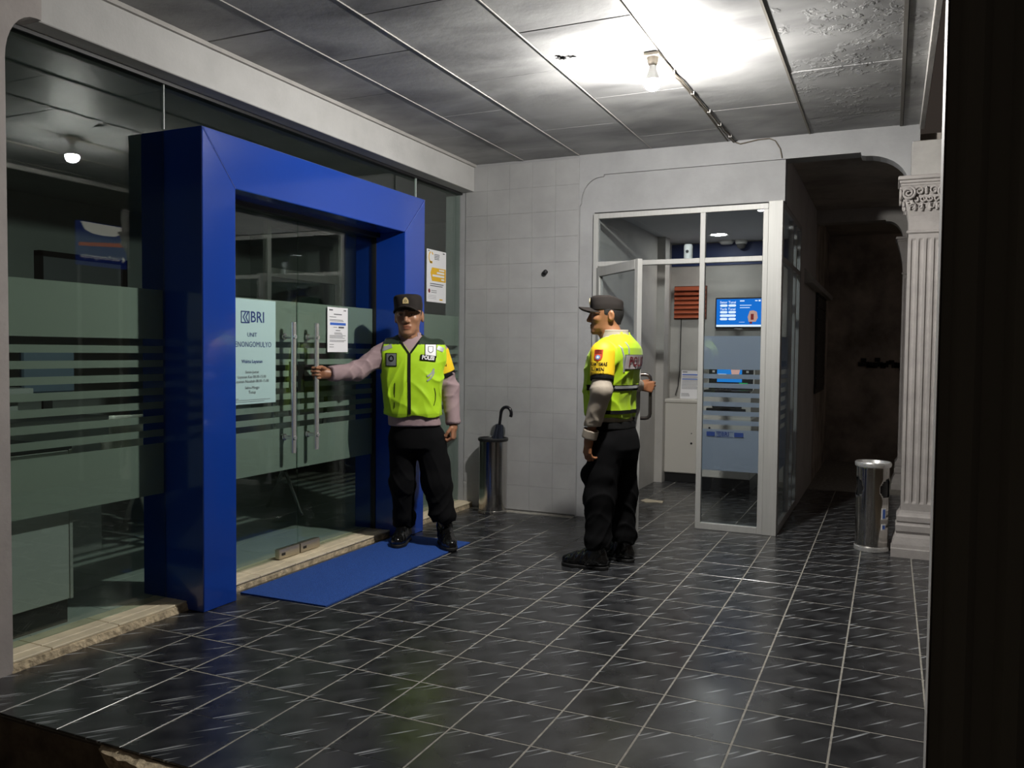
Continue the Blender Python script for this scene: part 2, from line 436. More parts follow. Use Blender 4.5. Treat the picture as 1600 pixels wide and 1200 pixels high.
# ---- back wall: lintel, wide opening with rounded haunches, tiled left part
def arc2(cx, cz, rx, rz, t0, t1, n=10):
    return [(cx+rx*math.cos(t0+(t1-t0)*k/n), cz+rz*math.sin(t0+(t1-t0)*k/n)) for k in range(n+1)]
wb = G()
poly = [(-2.08, 0), (-.893, 0), (-.893, 2.44)] + \
       [(-.879, 2.46)]+arc2(-.72, 2.47, .159, .185, math.pi, math.pi/2, 8) + [(-.70, 2.655), (-.695, 2.672)] + \
       [(1.13, 2.676), (1.135, 2.655)] + arc2(1.16, 2.44, .268, .21, math.pi/2, 0, 9) + [(1.49, 2.44), (1.49, 2.835), (-2.08, 2.835)]
wall_back = wb.prism(poly, 'y', YB, YB+.16).obj('wall_back', WHITE_DIMMED); struct(wall_back, 'back wall of painted tiles with an arched lintel')
tw = None
for i in range(5):
    for k in range(14):
        x0 = -1.83+.2*i-.06; x1 = min(x0+.2, -.895); z0 = .012+.2*k; z1 = min(z0+.2, 2.832)
        x0 = max(x0, -1.94)
        if i == 4: x1 = -.895
        if z1-z0 < .02: continue
        d = random.uniform(0, .0007)
        box('wall_tile', x0+.0004, x1-.0004, YB-.008-d, YB+.001, z0+.0004, z1-.0004, WALLT, wall_back, .0008)
hole = G().lathe([(.0, -.004), (.016, -.004), (.02, 0), (.021, .006), (.011, .008), (.0, .007)], 14).obj('wall_plug', BLACKP, wall_back, True)
hole.location = (-1.18, YB-.010, 1.922); hole.rotation_euler = (math.pi/2, 0, .3)
h2 = G().lathe([(.0, 0), (.018, 0), (.02, .01), (.015, .025), (0, .03)], 12).obj('wall_plug', BLACKP, wall_back, True)
h2.location = (-1.165, YB-.011, 1.935); h2.rotation_euler = (math.pi/2, 0, 0)
# booth front wall, set back a little inside the arch
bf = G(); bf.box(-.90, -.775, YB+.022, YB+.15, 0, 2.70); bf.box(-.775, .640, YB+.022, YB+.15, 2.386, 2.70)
struct(bf.obj('wall_booth_front', WHITE_DIMMED), 'white wall above the cash machine booth front')

# ---- booth shell
struct(box('wall_booth_left', -.98, -.80, YB+.15, 6.15, 0, 2.56, BOOTHW))
bb = box('wall_booth_rear', -.80, .60, 6.02, 6.15, 0, 2.56, BOOTHW); struct(bb)
box('blue_band', -.80, .60, 6.008, 6.02, 2.22, 2.45, mat('navy_wall_paint', (.02, .04, .14), .5), bb)
struct(box('ceiling_booth', -.98, .60, YB+.15, 6.15, 2.46, 2.56, mat('booth_ceiling', (.55, .56, .57), .7)))
bs = G(); bs.box(.600, .640, 4.66, 6.15, 0, 2.80); bs.box(.600, .640, YB+.15, 4.66, 2.376, 2.80)
struct(bs.obj('wall_booth_side', BOOTHW))
box('wall_booth_pier', -.80, -.72, 5.42, 5.60, .0, 2.46, BOOTHW, None, kind='structure', label='short pier inside the booth')

# ---- passage to the right of the booth
struct(box('wall_far', .4, 3.2, 8.1, 8.25, -.3, 3.0, DIRTY), 'stained dirty wall at the end of the dark passage')
struct(box('wall_passage', .600, .640, 6.15, 8.1, 0, 2.80, DIRTY))
struct(box('ceiling_passage', .642, 1.62, YB+.16, 8.1, 2.74, 2.80, mat('passage_ceiling', (.42, .38, .34), .9, noise=(2, .4))))
fa = G(); poly = [(.642, 2.61), (1.27, 2.615), (1.275, 2.60)]+arc2(1.29, 2.40, .142, .20, math.pi/2, 0, 8)+[(1.60, 2.40), (1.60, 2.74), (.642, 2.74)]
struct(fa.prism(poly, 'y', 6.1, 6.26).obj('trim_3', OFFW), 'far arched lintel across the dark passage')
random.seed(8)
st = G(); pts = []
for k in range(26):
    pts.append((1.02+.034*k*.9, 8.095, 1.20+.02*math.sin(k*1.3)+random.uniform(-.02, .02)))
for k, q in enumerate(pts):
    st.box(q[0]-.03, q[0]+.03, 8.085, 8.1, q[2]-random.uniform(.01, .05), q[2]+random.uniform(.01, .03))
for k in range(8):
    st.box(1.44+.018*k, 1.48+.018*k, 8.085, 8.1, 1.16-.035*k-.04, 1.16-.035*k)
st.obj('damp_stain', BLACKR, bpy.data.objects['wall_far'])
dd = box('door_4', .641, .655, 6.2, 7.4, .9, 2.02, BLACKP); struct(dd, 'dark shuttered opening in the passage wall')
for k in range(9): box('shutter_slat', .654, .662, 6.24, 7.36, .95+.12*k, 1.05+.12*k, BLACKP, dd)
can = G(); can.prism([(.641, 1.93), (.71, 1.93), (.72, 1.97), (.641, 2.06)], 'y', 4.95, 7.6).obj('trim_4', OFFW)
struct(bpy.data.objects['trim_4'], 'pale ledge over the dark shuttered opening')

# ---- porch ceiling: staggered boards, cover strips between the rows
ceil = box('ceiling', -1.98, 1.50, Y0-.3, YB+.16, ZC+.012, ZC+.08, mat('ceiling_gap', (.05, .048, .045), .95)); struct(ceil, 'porch ceiling of sooty staggered boards')
XS = [-1.812, -1.370, -.895, -.322, .240, .800, 1.375]
JO = [[-.64, .42, 1.47, 2.53], [-.15, .91, 2.04, 3.05], [-.62, .445, 1.485, 2.60], [-.15, .92, 2.04, 3.0], [-.65, .40, 1.463, 2.58], [-.10, .95, 2.01, 2.99]]
for i in range(6):
    ys = [Y0-.3]+JO[i]+[YB]
    for a, b_ in zip(ys[:-1], ys[1:]):
        d = random.uniform(0, .003)
        box('ceiling_board', XS[i]+.004, XS[i+1]-.004, a+.0025, b_-.0025, ZC-d, ZC+.012, CEILP if i == 5 else CEIL, ceil, .002)
for i in range(1, 6):
    w = .0022 if i < 5 else .006
    box('cover_strip', XS[i]-w, XS[i]+w, Y0-.3, YB-.01, ZC-.006, ZC+.01, OFFW if i < 4 else mat('dusty_strip%d' % i, (.20, .185, .16), .9), ceil)
box('edge_board', 1.386, 1.50, Y0-.3, YB, ZC-.006, ZC+.012, CEILP, ceil, .002)
box('cover_strip', 1.366, 1.384, Y0-.3, YB-.01, ZC-.010, ZC+.01, mat('dusty_strip_edge', (.15, .14, .125), .9), ceil)
fas = G().box(1.485, 1.515, Y0-.3, YB-.02, ZC-.045, ZC+.08, .003).obj('trim_5', OFFW); struct(fas, 'white fascia along the open edge of the porch ceiling')
struct(G().box(1.44, 1.67, 3.09, 3.375, 2.439, 2.655, .004).obj('trim_6', OFFW), 'short entablature block above the fluted pilaster')

# ================================================================== GLASS FRONT
def frost(parent, axis, pos, a0, a1, m, z_hi=(1.345, 1.588), z_lo=(.575, .828), n=7, th=.0012, side=1):
    """upper band, n stripes, lower band as thin film sheets on a pane"""
    rows = [z_hi, z_lo]; p = (z_hi[0]-z_lo[1])/(2*n+1)
    for k in range(n):
        z = z_hi[0]-p*(2*k+1); rows.append((z-p, z))
    for (z0, z1) in rows:
        if axis == 'x': box('frosted_strip', pos, pos+th*side, a0, a1, z0, z1, m, parent)
        else: box('frosted_strip', a0, a1, pos, pos+th*side, z0, z1, m, parent)
win = empty('window_1', (XG, 0, .045), 'tall glass shopfront with frosted stripes', None, None, 'structure')
def pane(name, y0, y1, z0, z1, par):
    return box(name, XG-.005, XG+.005, y0, y1, z0, z1, GLASS, par)
pane('pane', -.632, .268, .046, 2.597, win)
pane('pane', .272, 2.36, 2.372, 2.597, win)
pane('pane', 2.377, 2.66, .046, 2.597, win); pane('pane', 2.664, YB-.012, .046, 2.597, win)
frost(win, 'x', XG-.0075, -.632, .266, FILM, side=1)
frost(win, 'x', XG-.0075, 2.380, YB-.012, FILM, side=1)
box('glass_seam', XG-.006, XG+.007, .2675, .2725, 2.38, 2.597, mat('silicone', (.45, .5, .48), .4), win)
box('glass_seam', XG-.006, XG+.007, 2.659, 2.665, .046, 2.597, MATS['silicone'], win)

# ---- blue portal
portal = empty('portal_frame', (-1.7, 1.32, 0), 'glossy blue portal frame around the glass entrance doors', 'portal')
def ring(y0, y1, zt, iy0, iy1, izt, m): return [(y0, 0), (iy0, 0), (iy0, izt), (iy1, izt), (iy1, 0), (y1, 0), (y1, zt), (y0, zt)]
XF, XBK = -1.692, -2.10
PY0, PY1, PI0, PI1, PZ, PIZ = .270, 2.376, .496, 2.112, 2.374, 2.110
def mitre(pts, m, nm):
    G().prism(pts, 'x', XBK, XF).obj(nm, m, portal)
gpl = G().prism([(PY0, 0), (PI0, 0), (PI0, PIZ), (PY0+.0, PZ)], 'x', XBK, XF).obj('post_panel', BLUE, portal)
gpr = G().prism([(PI1, 0), (PY1, 0), (PY1, PZ), (PI1, PIZ)], 'x', XBK, XF).obj('post_panel', BLUE, portal)
gph = G().prism([(PY0, PZ), (PI0, PIZ), (PI1, PIZ), (PY1, PZ)], 'x', XBK, XF-.0006).obj('head_panel', BLUE, portal)
for (a, b_) in (((PY0, PZ), (PI0, PIZ)), ((PY1, PZ), (PI1, PIZ))):
    G().tube([(XF+.0002, a[0], a[1]-.003), (XF+.0002, b_[0], b_[1])], .0016, 5).obj('mitre_joint', mat('pale_joint', (.16, .2, .5), .5) if 'pale_joint' not in MATS else MATS['pale_joint'], portal)
for o in (gpl, gpr, gph):
    bv = o.modifiers.new('bevel', 'BEVEL'); bv.width = .006; bv.segments = 3; bv.limit_method = 'ANGLE'

# ---- entrance doors
SEAM = 1.292
def glass_door(name, y0, y1, hinge_left, label):
    d = empty(name, (XG, (y0+y1)/2, .045), label, None, None, 'structure')
    box('pane', XG-.006, XG+.006, y0, y1, .058, PIZ-.03, GLASS, d)
    frost(d, 'x', XG-.0085, y0+.002, y1-.002, FILM)
    hy = y1-.128 if hinge_left else y0+.085
    hx = -1.872
    # bottom lock patch
    py = (y1-.19, y1-.004) if hinge_left else (y0+.004, y0+.19)
    pf = box('patch_fitting', XG-.016, XG+.022, py[0], py[1], .050, .108, mat('brushed_brass_steel', (.55, .50, .40), .3, .9) if 'brushed_brass_steel' not in MATS else MATS['brushed_brass_steel'], d, .003)
    box('cover_screw', XG+.022, XG+.0245, py[0]+.02, py[0]+.05, .07, .085, BLACKP, pf)
    for sx in (1, -1):
        hxx = XG+sx*.074
        h = G(); h.tube([(hxx, hy, .685), (hxx, hy, 1.462)], .0155, 16); ho = h.obj('pull_handle', POLISH, d, True)
        for zz in (.776, 1.376):
            m = G(); m.tube([(XG+sx*.006, hy, zz), (hxx+sx*.018, hy, zz)], .0125, 12); m.tube([(XG+sx*.006, hy, zz), (XG+sx*.012, hy, zz)], .02, 14)
            m.obj('handle_mount', POLISH, ho, True)
    return d
dl = glass_door('door_1', PI0+.006, SEAM-.002, True, 'left glass entrance door with the pale cyan opening hours sheet')
dr = glass_door('door_2', SEAM+.002, PI1-.006, False, 'right glass entrance door held open by the officer')
box('lock_case', XG-.03, XG-.006, SEAM-.075, SEAM-.006, 1.04, 1.23, BLACKP, dl, .004)
box('lock_case', XG-.03, XG-.006, SEAM+.006, SEAM+.075, 1.04, 1.23, BLACKP, dr, .004)
hd = box('door_header', XG-.05, XG+.05, PI0, PI1, PIZ-.028, PIZ, BLACKP, portal)
for y in (PI0+.003, PI1-.003):
    box('jamb_strip', XG-.02, XG+.02, y-.004, y+.004, .046, PIZ-.03, BLACKP, portal)
# paper sheets on the glass (front face XG+.006)
def sheet_x(name, y0, y1, z0, z1, m, label, cat):
    # reader stands at +x looking to -x: reading direction is +y
    root = box(name, XG+.0062, XG+.0078, y0, y1, z0, z1, m, None, label=label, cat=cat)
    return root, Sheet((XG+.0078, y0, z0), (0, 1, 0), (0, 0, 1), y1-y0, z1-z0)
ps, sh = sheet_x('opening_hours_sheet', .690, 1.083, .990, 1.581, PALEC, 'pale cyan opening hours sheet stuck on the left glass door', 'sign')
g = G(); cx = .195
logo(sh, g, cx-.088, .455, .068); sh.text(g, 'UNIT', cx, .390, .034); sh.text(g, 'KENONGOMULYO', cx, .335, .044, sx=.86)
sh.text(g, 'Waktu Layanan', cx, .240, .027, bold=.0004); tag(g.obj('print', NAVY, ps, fix=False), kind='stuff')
g = G(); sh.text(g, 'Senin-Jumat', cx, .180, .023); sh.text(g, 'Layanan Kas 08.00-15.00', cx, .153, .023); sh.text(g, 'Layanan Nasabah 08.00-15.00', cx, .128, .023)
sh.text(g, 'Sabtu-Minggu', cx, .092, .022); sh.text(g, 'Tutup', cx, .066, .024)
sh.lines(g, .02, .10, -.0+.030, 1, .01, .003); sh.lines(g, .02, .36, .022, 2, .010, .0022); tag(g.obj('print', INK, ps, fix=False), kind='stuff')
ps, sh = sheet_x('notice_sheet', 1.577, 1.795, 1.286, 1.576, PAPER, 'white typed notice with a blue bar on the right glass door', 'notice')
g = G(); sh.quad(g, .025, .195, .175, .191); g.obj('blue_bar', BLUEP, ps, fix=False)
g = G(); sh.quad(g, .016, .055, .268, .276); sh.quad(g, .17, .198, .269, .275); sh.quad(g, .065, .150, .242, .248)
sh.lines(g, .02, .09, .226, 1, .01, .003); sh.lines(g, .02, .20, .208, 2, .008, .0028); sh.quad(g, .06, .10, .160, .163); sh.quad(g, .115, .175, .156, .166)
sh.quad(g, .085, .135, .138, .142); sh.lines(g, .07, .17, .124, 2, .008, .0028); sh.lines(g, .02, .20, .106, 3, .008, .0028); sh.lines(g, .02, .20, .075, 2, .008, .0028)
sh.lines(g, .02, .07, .048, 2, .016, .003); tag(g.obj('print', INK, ps, fix=False), kind='stuff')
ps, sh = sheet_x('poster', 2.822, 3.128, 1.684, 2.092, PAPER, 'white poster with an orange tag shape right of the blue portal', 'poster')
g = G(); sh.poly(g, [(.055, .225), (.08, .27), (.30, .27), (.30, .165), (.08, .165)]); g.obj('orange_tag', ORANGE, ps, fix=False); g = G()
for k in range(18):
    t0 = .6+k*.24; 
    if k not in (3, 4): sh.poly(g, [(.065+.028*math.cos(t0), .348+.034*math.sin(t0)), (.065+.040*math.cos(t0), .348+.046*math.sin(t0)), (.065+.040*math.cos(t0+.24), .348+.046*math.sin(t0+.24)), (.065+.028*math.cos(t0+.24), .348+.034*math.sin(t0+.24))])
sh.quad(g, .045, .085, .300, .318); sh.quad(g, .20, .25, .018, .028); tag(g.obj('orange_emblem', ORANGE, ps, fix=False), kind='stuff')
g = G(); sh.quad(g, .19, .275, .249, .262, .002); sh.quad(g, .155, .275, .225, .240, .002); sh.quad(g, .085, .275, .200, .216, .002); sh.quad(g, .225, .275, .176, .190, .002); tag(g.obj('tag_lettering', PAPER, ps, fix=False), kind='stuff')
g = G(); sh.quad(g, .02, .04, .392, .399); sh.quad(g, .25, .28, .388, .396); sh.lines(g, .115, .20, .372, 4, .012, .005); sh.lines(g, .05, .27, .140, 2, .016, .006); sh.lines(g, .07, .17, .088, 2, .014, .004); sh.lines(g, .02, .16, .05, 3, .012, .0015); tag(g.obj('print', INK, ps, fix=False), kind='stuff')
g = G(); sh.poly(g, [(.038+.016*math.cos(t/14*6.283), .085+.017*math.sin(t/14*6.283)) for t in range(14)]); g.obj('round_mark', MAROON, ps, fix=False)

# ---- door mat
G().prism([(-1.762, .596), (-1.214, .606), (-1.212, 2.182), (-1.684, 2.176), (-1.686, 2.106), (-1.760, 2.104)], 'z', .0005, .0085).obj('door_mat', MATB)
tag(bpy.data.objects['door_mat'], 'bright blue coil door mat on the black tiles by the entrance', 'mat')

# ================================================================== BOOTH FRONT (aluminium)
w2 = empty('window_2', (-.05, YB, 0), 'aluminium framed glass front of the cash machine booth', None, None, 'structure')
YA, YA2 = YB-.012, YB+.034
def rail(nm, x0, x1, z0, z1, p=w2, y0=None, y1=None): return box(nm, x0, x1, YA if y0 is None else y0, YA2 if y1 is None else y1, z0, z1, ALU, p, .002)
rail('jamb', -.772, -.732, 0, 2.372); rail('head_rail', -.732, .535, 2.332, 2.372); rail('mullion', .054, .092, 0, 2.332)
rail('transom', -.732, .054, 1.965, 2.002); rail('transom', .092, .500, 1.965, 2.002); rail('jamb', .500, .536, 0, 2.332); rail('bottom_rail', .092, .500, .0, .048)
rail('corner_post', .5365, .634, 0, 2.385, w2, YA-.006, YA+.092)
def bpane(x0, x1, z0, z1): return box('pane', x0, x1, YB+.007, YB+.013, z0, z1, GLASSB, w2)
bpane(-.732, .054, 2.002, 2.332); bpane(.092, .5, 2.002, 2.332); bpane(.092, .5, .048, 1.965)
frost(w2, 'y', YB+.0132, .094, .498, FILMB, (1.185, 1.430), (.440, .745), 6)
sh = Sheet((.10, YB+.0065, .690), (1, 0, 0), (0, 0, 1), .4, .05)
g = G(); sh.quad(g, .025, .085, .004, .036); sh.quad(g, .225, .290, .004, .036); sh.quad(g, .092, .218, .0, .003); sh.quad(g, .092, .218, .037, .040); tag(g.obj('logo_bars', NAVY, w2, fix=False), kind='stuff')
g = G(); logo(sh, g, .098, .004, .032); tag(g.obj('logo', NAVY, w2, fix=False), kind='stuff')
# side glazing
w3 = empty('window_3', (.65, 4.0, 0), 'aluminium framed side glazing of the cash machine booth', None, None, 'structure')
XS0, XS1 = .602, .638
for nm, y0, y1, z0, z1 in (('bottom_rail', 3.46, 4.66, 0, .06), ('head_rail', 3.46, 4.66, 2.335, 2.375), ('transom', 3.46, 4.66, 1.96, 2.0), ('mullion', 4.03, 4.075, .06, 2.335), ('mullion', 4.30, 4.345, .06, 2.335), ('jamb', 4.61, 4.66, .06, 2.335)):
    box(nm, XS0, XS1, y0, y1, z0, z1, ALU, w3, .002)
for y0, y1 in ((3.46, 4.03), (4.075, 4.30), (4.345, 4.61)):
    box('pane', .617, .623, y0, y1, .06, 1.96, GLASSB, w3); box('pane', .617, .623, y0, y1, 2.0, 2.335, GLASSB, w3)
frost(w3, 'x', .6145, 3.46, 4.03, FILMB, (1.185, 1.430), (.440, .745), 6)
# open door leaf
HX, HY = -.728, YB-.005; EX, EY = -.250, 2.862
dv = Vector((EX-HX, EY-HY, 0)); DL = dv.length; ang = math.atan2(dv.y, dv.x)
d3 = empty('door_3', (HX, HY, 0), 'open aluminium framed glass door of the cash machine booth', None, None, 'structure', ang)
def loc(o, par):
    o.parent = par; o.matrix_parent_inverse = Matrix.Identity(4); return o
def lbox(nm, x0, x1, y0, y1, z0, z1, m, par, b=.002):
    o = G().box(x0, x1, y0, y1, z0, z1, b).obj(nm, m); return loc(o, par)
lbox('stile', 0, .05, -.018, .018, .008, 1.955, ALU, d3); lbox('stile', DL-.05, DL, -.018, .018, .008, 1.955, ALU, d3)
lbox('rail', .05, DL-.05, -.018, .018, 1.885, 1.955, ALU, d3); lbox('rail', .05, DL-.05, -.018, .018, .008, .12, ALU, d3)
lbox('pane', .05, DL-.05, -.003, .003, .12, 1.885, GLASSB, d3, 0)
for (z0, z1) in ((1.185, 1.430), (.440, .745)): lbox('frosted_strip', .05, DL-.05, .003, .0042, z0, z1, FILMB, d3, 0)
for sgn in (1, -1):
    hx = DL-.026; pts = [(hx, sgn*.018, .842)]
    for (yy, zz) in ((.05, .842), (.066, .846), (.078, .858), (.082, .876), (.082, 1.116), (.078, 1.134), (.066, 1.146), (.05, 1.150), (.018, 1.150)): pts.append((hx+.05*(1 if sgn > 0 else 0)*min(1, yy/.08), sgn*yy, zz))
    loc(G().tube(pts, .0125, 12).obj('pull_handle', mat('dark_bronze', (.16, .14, .13), .25, .9) if 'dark_bronze' not in MATS else MATS['dark_bronze'], None, True), d3)
# ================================================================== THINGS
# ---- porch bulb
lamp = empty('ceiling_lamp', (.205, 1.43, ZC), 'glowing white bulb in a plain holder on the porch ceiling', 'lamp')
hb = G(); hb.box(.165, .245, 1.392, 1.468, ZC-.026, ZC-.006, .004); hb.obj('holder_base', mat('old_plastic', (.45, .40, .33), .6), lamp)
hb = G().lathe([(.028, 0), (.028, -.02), (.022, -.038), (.019, -.040)], 20, (.205, 1.43, ZC-.026)).obj('socket', MATS['old_plastic'], lamp, True)
hb = G().lathe([(.017, .0), (.021, -.022), (.030, -.050), (.0403, -.0745)], 24, (.205, 1.43, ZC-.066)).obj('bulb_neck', mat('white_plastic', (.75, .75, .73), .5), lamp, True)
pr_ = []
R0 = .042
for k in range(13):
    t = 1.30+(math.pi-1.30)*k/12; pr_.append((R0*math.sin(t), R0*math.cos(t)))
bulb = G().lathe(pr_, 24, (.205, 1.43, ZC-.152)).obj('bulb', emat('lit_bulb', (1.0, .97, .92), BULB_E), lamp, True)
# wire clipped along the joint from the lamp to the back wall
wire = empty('ceiling_cable', (.25, 2.4, ZC), 'thin cable clipped along the ceiling joint from the lamp to the wall', 'cable')
pts = []
random.seed(3)
for k in range(24):
    t = k/23; pts.append((.236+.058*t+random.uniform(-.004, .004), 1.47+(YB-.03-1.47)*t, ZC-.012-random.uniform(0, .006)))
G().tube(pts, .005, 6).obj('wire', mat('dusty_cable', (.13, .11, .085), .9), wire, True)
pts2 = [(p_[0]-.014+random.uniform(-.006, .003), p_[1], p_[2]-.002) for p_ in pts[4:]]
G().tube(pts2, .004, 6).obj('wire', MATS['dusty_cable'], wire, True)
q = [(.30, YB-.03, ZC-.02), (.33, YB-.013, ZC-.03), (.45, YB-.012, ZC-.012), (.53, YB-.012, ZC-.01), (.57, YB-.012, ZC-.03), (.605, YB-.012, ZC-.09), (.618, YB-.012, ZC-.155)]
G().tube(q, .004, 6).obj('wire', MATS['dusty_cable'], wire, True)
for k in (3, 8, 13, 17, 21): box('clip', pts[k][0]-.012, pts[k][0]+.010, pts[k][1]-.006, pts[k][1]+.006, ZC-.022, ZC-.004, OFFW, wire)
ch = G(); random.seed(6)
for k in range(9): 
    x = -.235+random.uniform(-.03, .05); y = 1.30+random.uniform(-.03, .03); ch.tube([(x, y, ZC-.001), (x+random.uniform(-.03, .05), y+random.uniform(-.02, .02), ZC-.010)], [.008, .002], 5)
tag(ch.obj('torn_bracket', BLACKR), 'small torn black scrap hanging on the ceiling board', 'scrap')

# ---- steel umbrella stand bin and the umbrella in it
def lathe_obj(nm, prof, c, m, par, n=48): return G().lathe(prof, n, c).obj(nm, m, par, True)
BX, BY = -1.552, 3.235
b1 = empty('umbrella_stand', (BX, BY, 0), 'slim stainless steel bin holding an umbrella against the back wall', 'bin')
lathe_obj('body', [(.108, .02), (.112, .022), (.112, .585), (.104, .585), (.104, .03)], (BX, BY, 0), CHROME, b1)
lathe_obj('base_ring', [(.114, 0.0005), (.117, .004), (.117, .022), (.112, .026), (.10, .026), (.10, .0005)], (BX, BY, 0), CHROME, b1)
lathe_obj('rim', [(.104, .580), (.118, .580), (.123, .588), (.123, .600), (.117, .607), (.106, .607), (.103, .598)], (BX, BY, 0), BLACKP, b1)
um = empty('umbrella', (BX+.02, BY-.02, .04), 'folded black umbrella with a hooked handle in the steel stand', 'umbrella')
U0 = Vector((BX-.035, BY+.015, .045)); U1 = Vector((BX+.066, BY-.022, .715)); dU = (U1-U0).normalized()
# folded canopy with pleats
v = []; f = []; nr, na = 16, 24
side = dU.cross(Vector((0, 1, 0))).normalized(); oth = dU.cross(side)
for i in range(nr):
    t = i/(nr-1); r = (.006+.030*min(1, t*2.2))*(1 if t < .80 else 1-(t-.80)/.2*.35)
    for k in range(na):
        a = 2*math.pi*k/na; rr = r*(1+.30*math.cos(8*a+t*3)); v.append(U0+(U1-U0)*t+(side*math.cos(a)+oth*math.sin(a))*rr)
for i in range(nr-1):
    for k in range(na): f.append((i*na+k, i*na+(k+1) % na, (i+1)*na+(k+1) % na, (i+1)*na+k))
f.append(tuple((nr-1)*na+k for k in range(na))); f.append(tuple(range(na-1, -1, -1)))
G().add(v, f).obj('folded_canopy', mat('dark_navy_cloth', (.008, .012, .025), .8), um, True)
tip = U1; hp = [U1-dU*.03, U1+dU*.04, U1+dU*.085]
c0 = U1+dU*.10; sd = (Vector((1, 0, 0))-dU*dU.x).normalized()
for k in range(11):
    t = k/10*3.5; hp.append(c0+sd*(.045-.045*math.cos(t))+dU*(.052*math.sin(t)))
G().tube(hp, [.012]*3+[.0135]*11, 10).obj('crook_handle', mat('black_lacquer', (.01, .01, .012), .25), um, True)

# ---- ashtray bin beside the pilaster
AX, AY = 1.262, 3.245
b2 = empty('ashtray_bin', (AX, AY, 0), 'steel ashtray bin with a side opening next to the fluted pilaster', 'bin')
G_ = G(); nz, na = 40, 64; v = []; f = []; R_ = .103
keep = {}
for i in range(nz+1):
    z = .03+(.565-.03)*i/nz
    for k in range(na):
        a = 2*math.pi*k/na; v.append((AX+R_*math.cos(a), AY+R_*math.sin(a), z))
def inhole(a, z, a0):
    d = (a-a0+math.pi) % (2*math.pi)-math.pi
    return (d*R_/.062)**2+((z-.42)/.062)**2 < 1
for i in range(nz):
    z = .03+(.565-.03)*(i+.5)/nz
    for k in range(na):
        a = 2*math.pi*(k+.5)/na
        if inhole(a, z, math.radians(-28)) or inhole(a, z, math.radians(200)): continue
        f.append((i*na+k, i*na+(k+1) % na, (i+1)*na+(k+1) % na, (i+1)*na+k))
bo = mk('body', v, f, CHROME, b2, True)
sm = bo.modifiers.new('thick', 'SOLIDIFY'); sm.thickness = .002; sm.offset = -1
lathe_obj('inner_liner', [(.093, .02), (.095, .55), (.0, .55)], (AX, AY, 0), BLACKP, b2)
lathe_obj('base_ring', [(.106, .0005), (.109, .003), (.109, .028), (.104, .032), (.09, .032), (.09, .0005)], (AX, AY, 0), POLISH, b2)
lathe_obj('ash_tray', [(.104, .562), (.112, .562), (.114, .570), (.114, .585), (.110, .592), (.104, .590), (.098, .575), (.0, .570)], (AX, AY, 0), POLISH, b2)
sh = None
for (a0, z0, w, h) in ((-46, .22, .032, .075), (-46, .15, .032, .04)):
    a = math.radians(a0); n_ = Vector((math.cos(a), math.sin(a), 0)); t_ = Vector((-math.sin(a), math.cos(a), 0)); c0 = Vector((AX, AY, z0))+n_*(R_+.0015)
    sh = Sheet(c0-t_*w/2, t_, (0, 0, 1), w, h); g = G(); sh.slab(g, 0, w, 0, h, -.004, .0); st_ = g.obj('sticker', PAPER, b2)
    g = G(); sh.quad(g, .006, w-.006, .008, h-.008); g.obj('sticker_print', BLUEP, st_, fix=False)

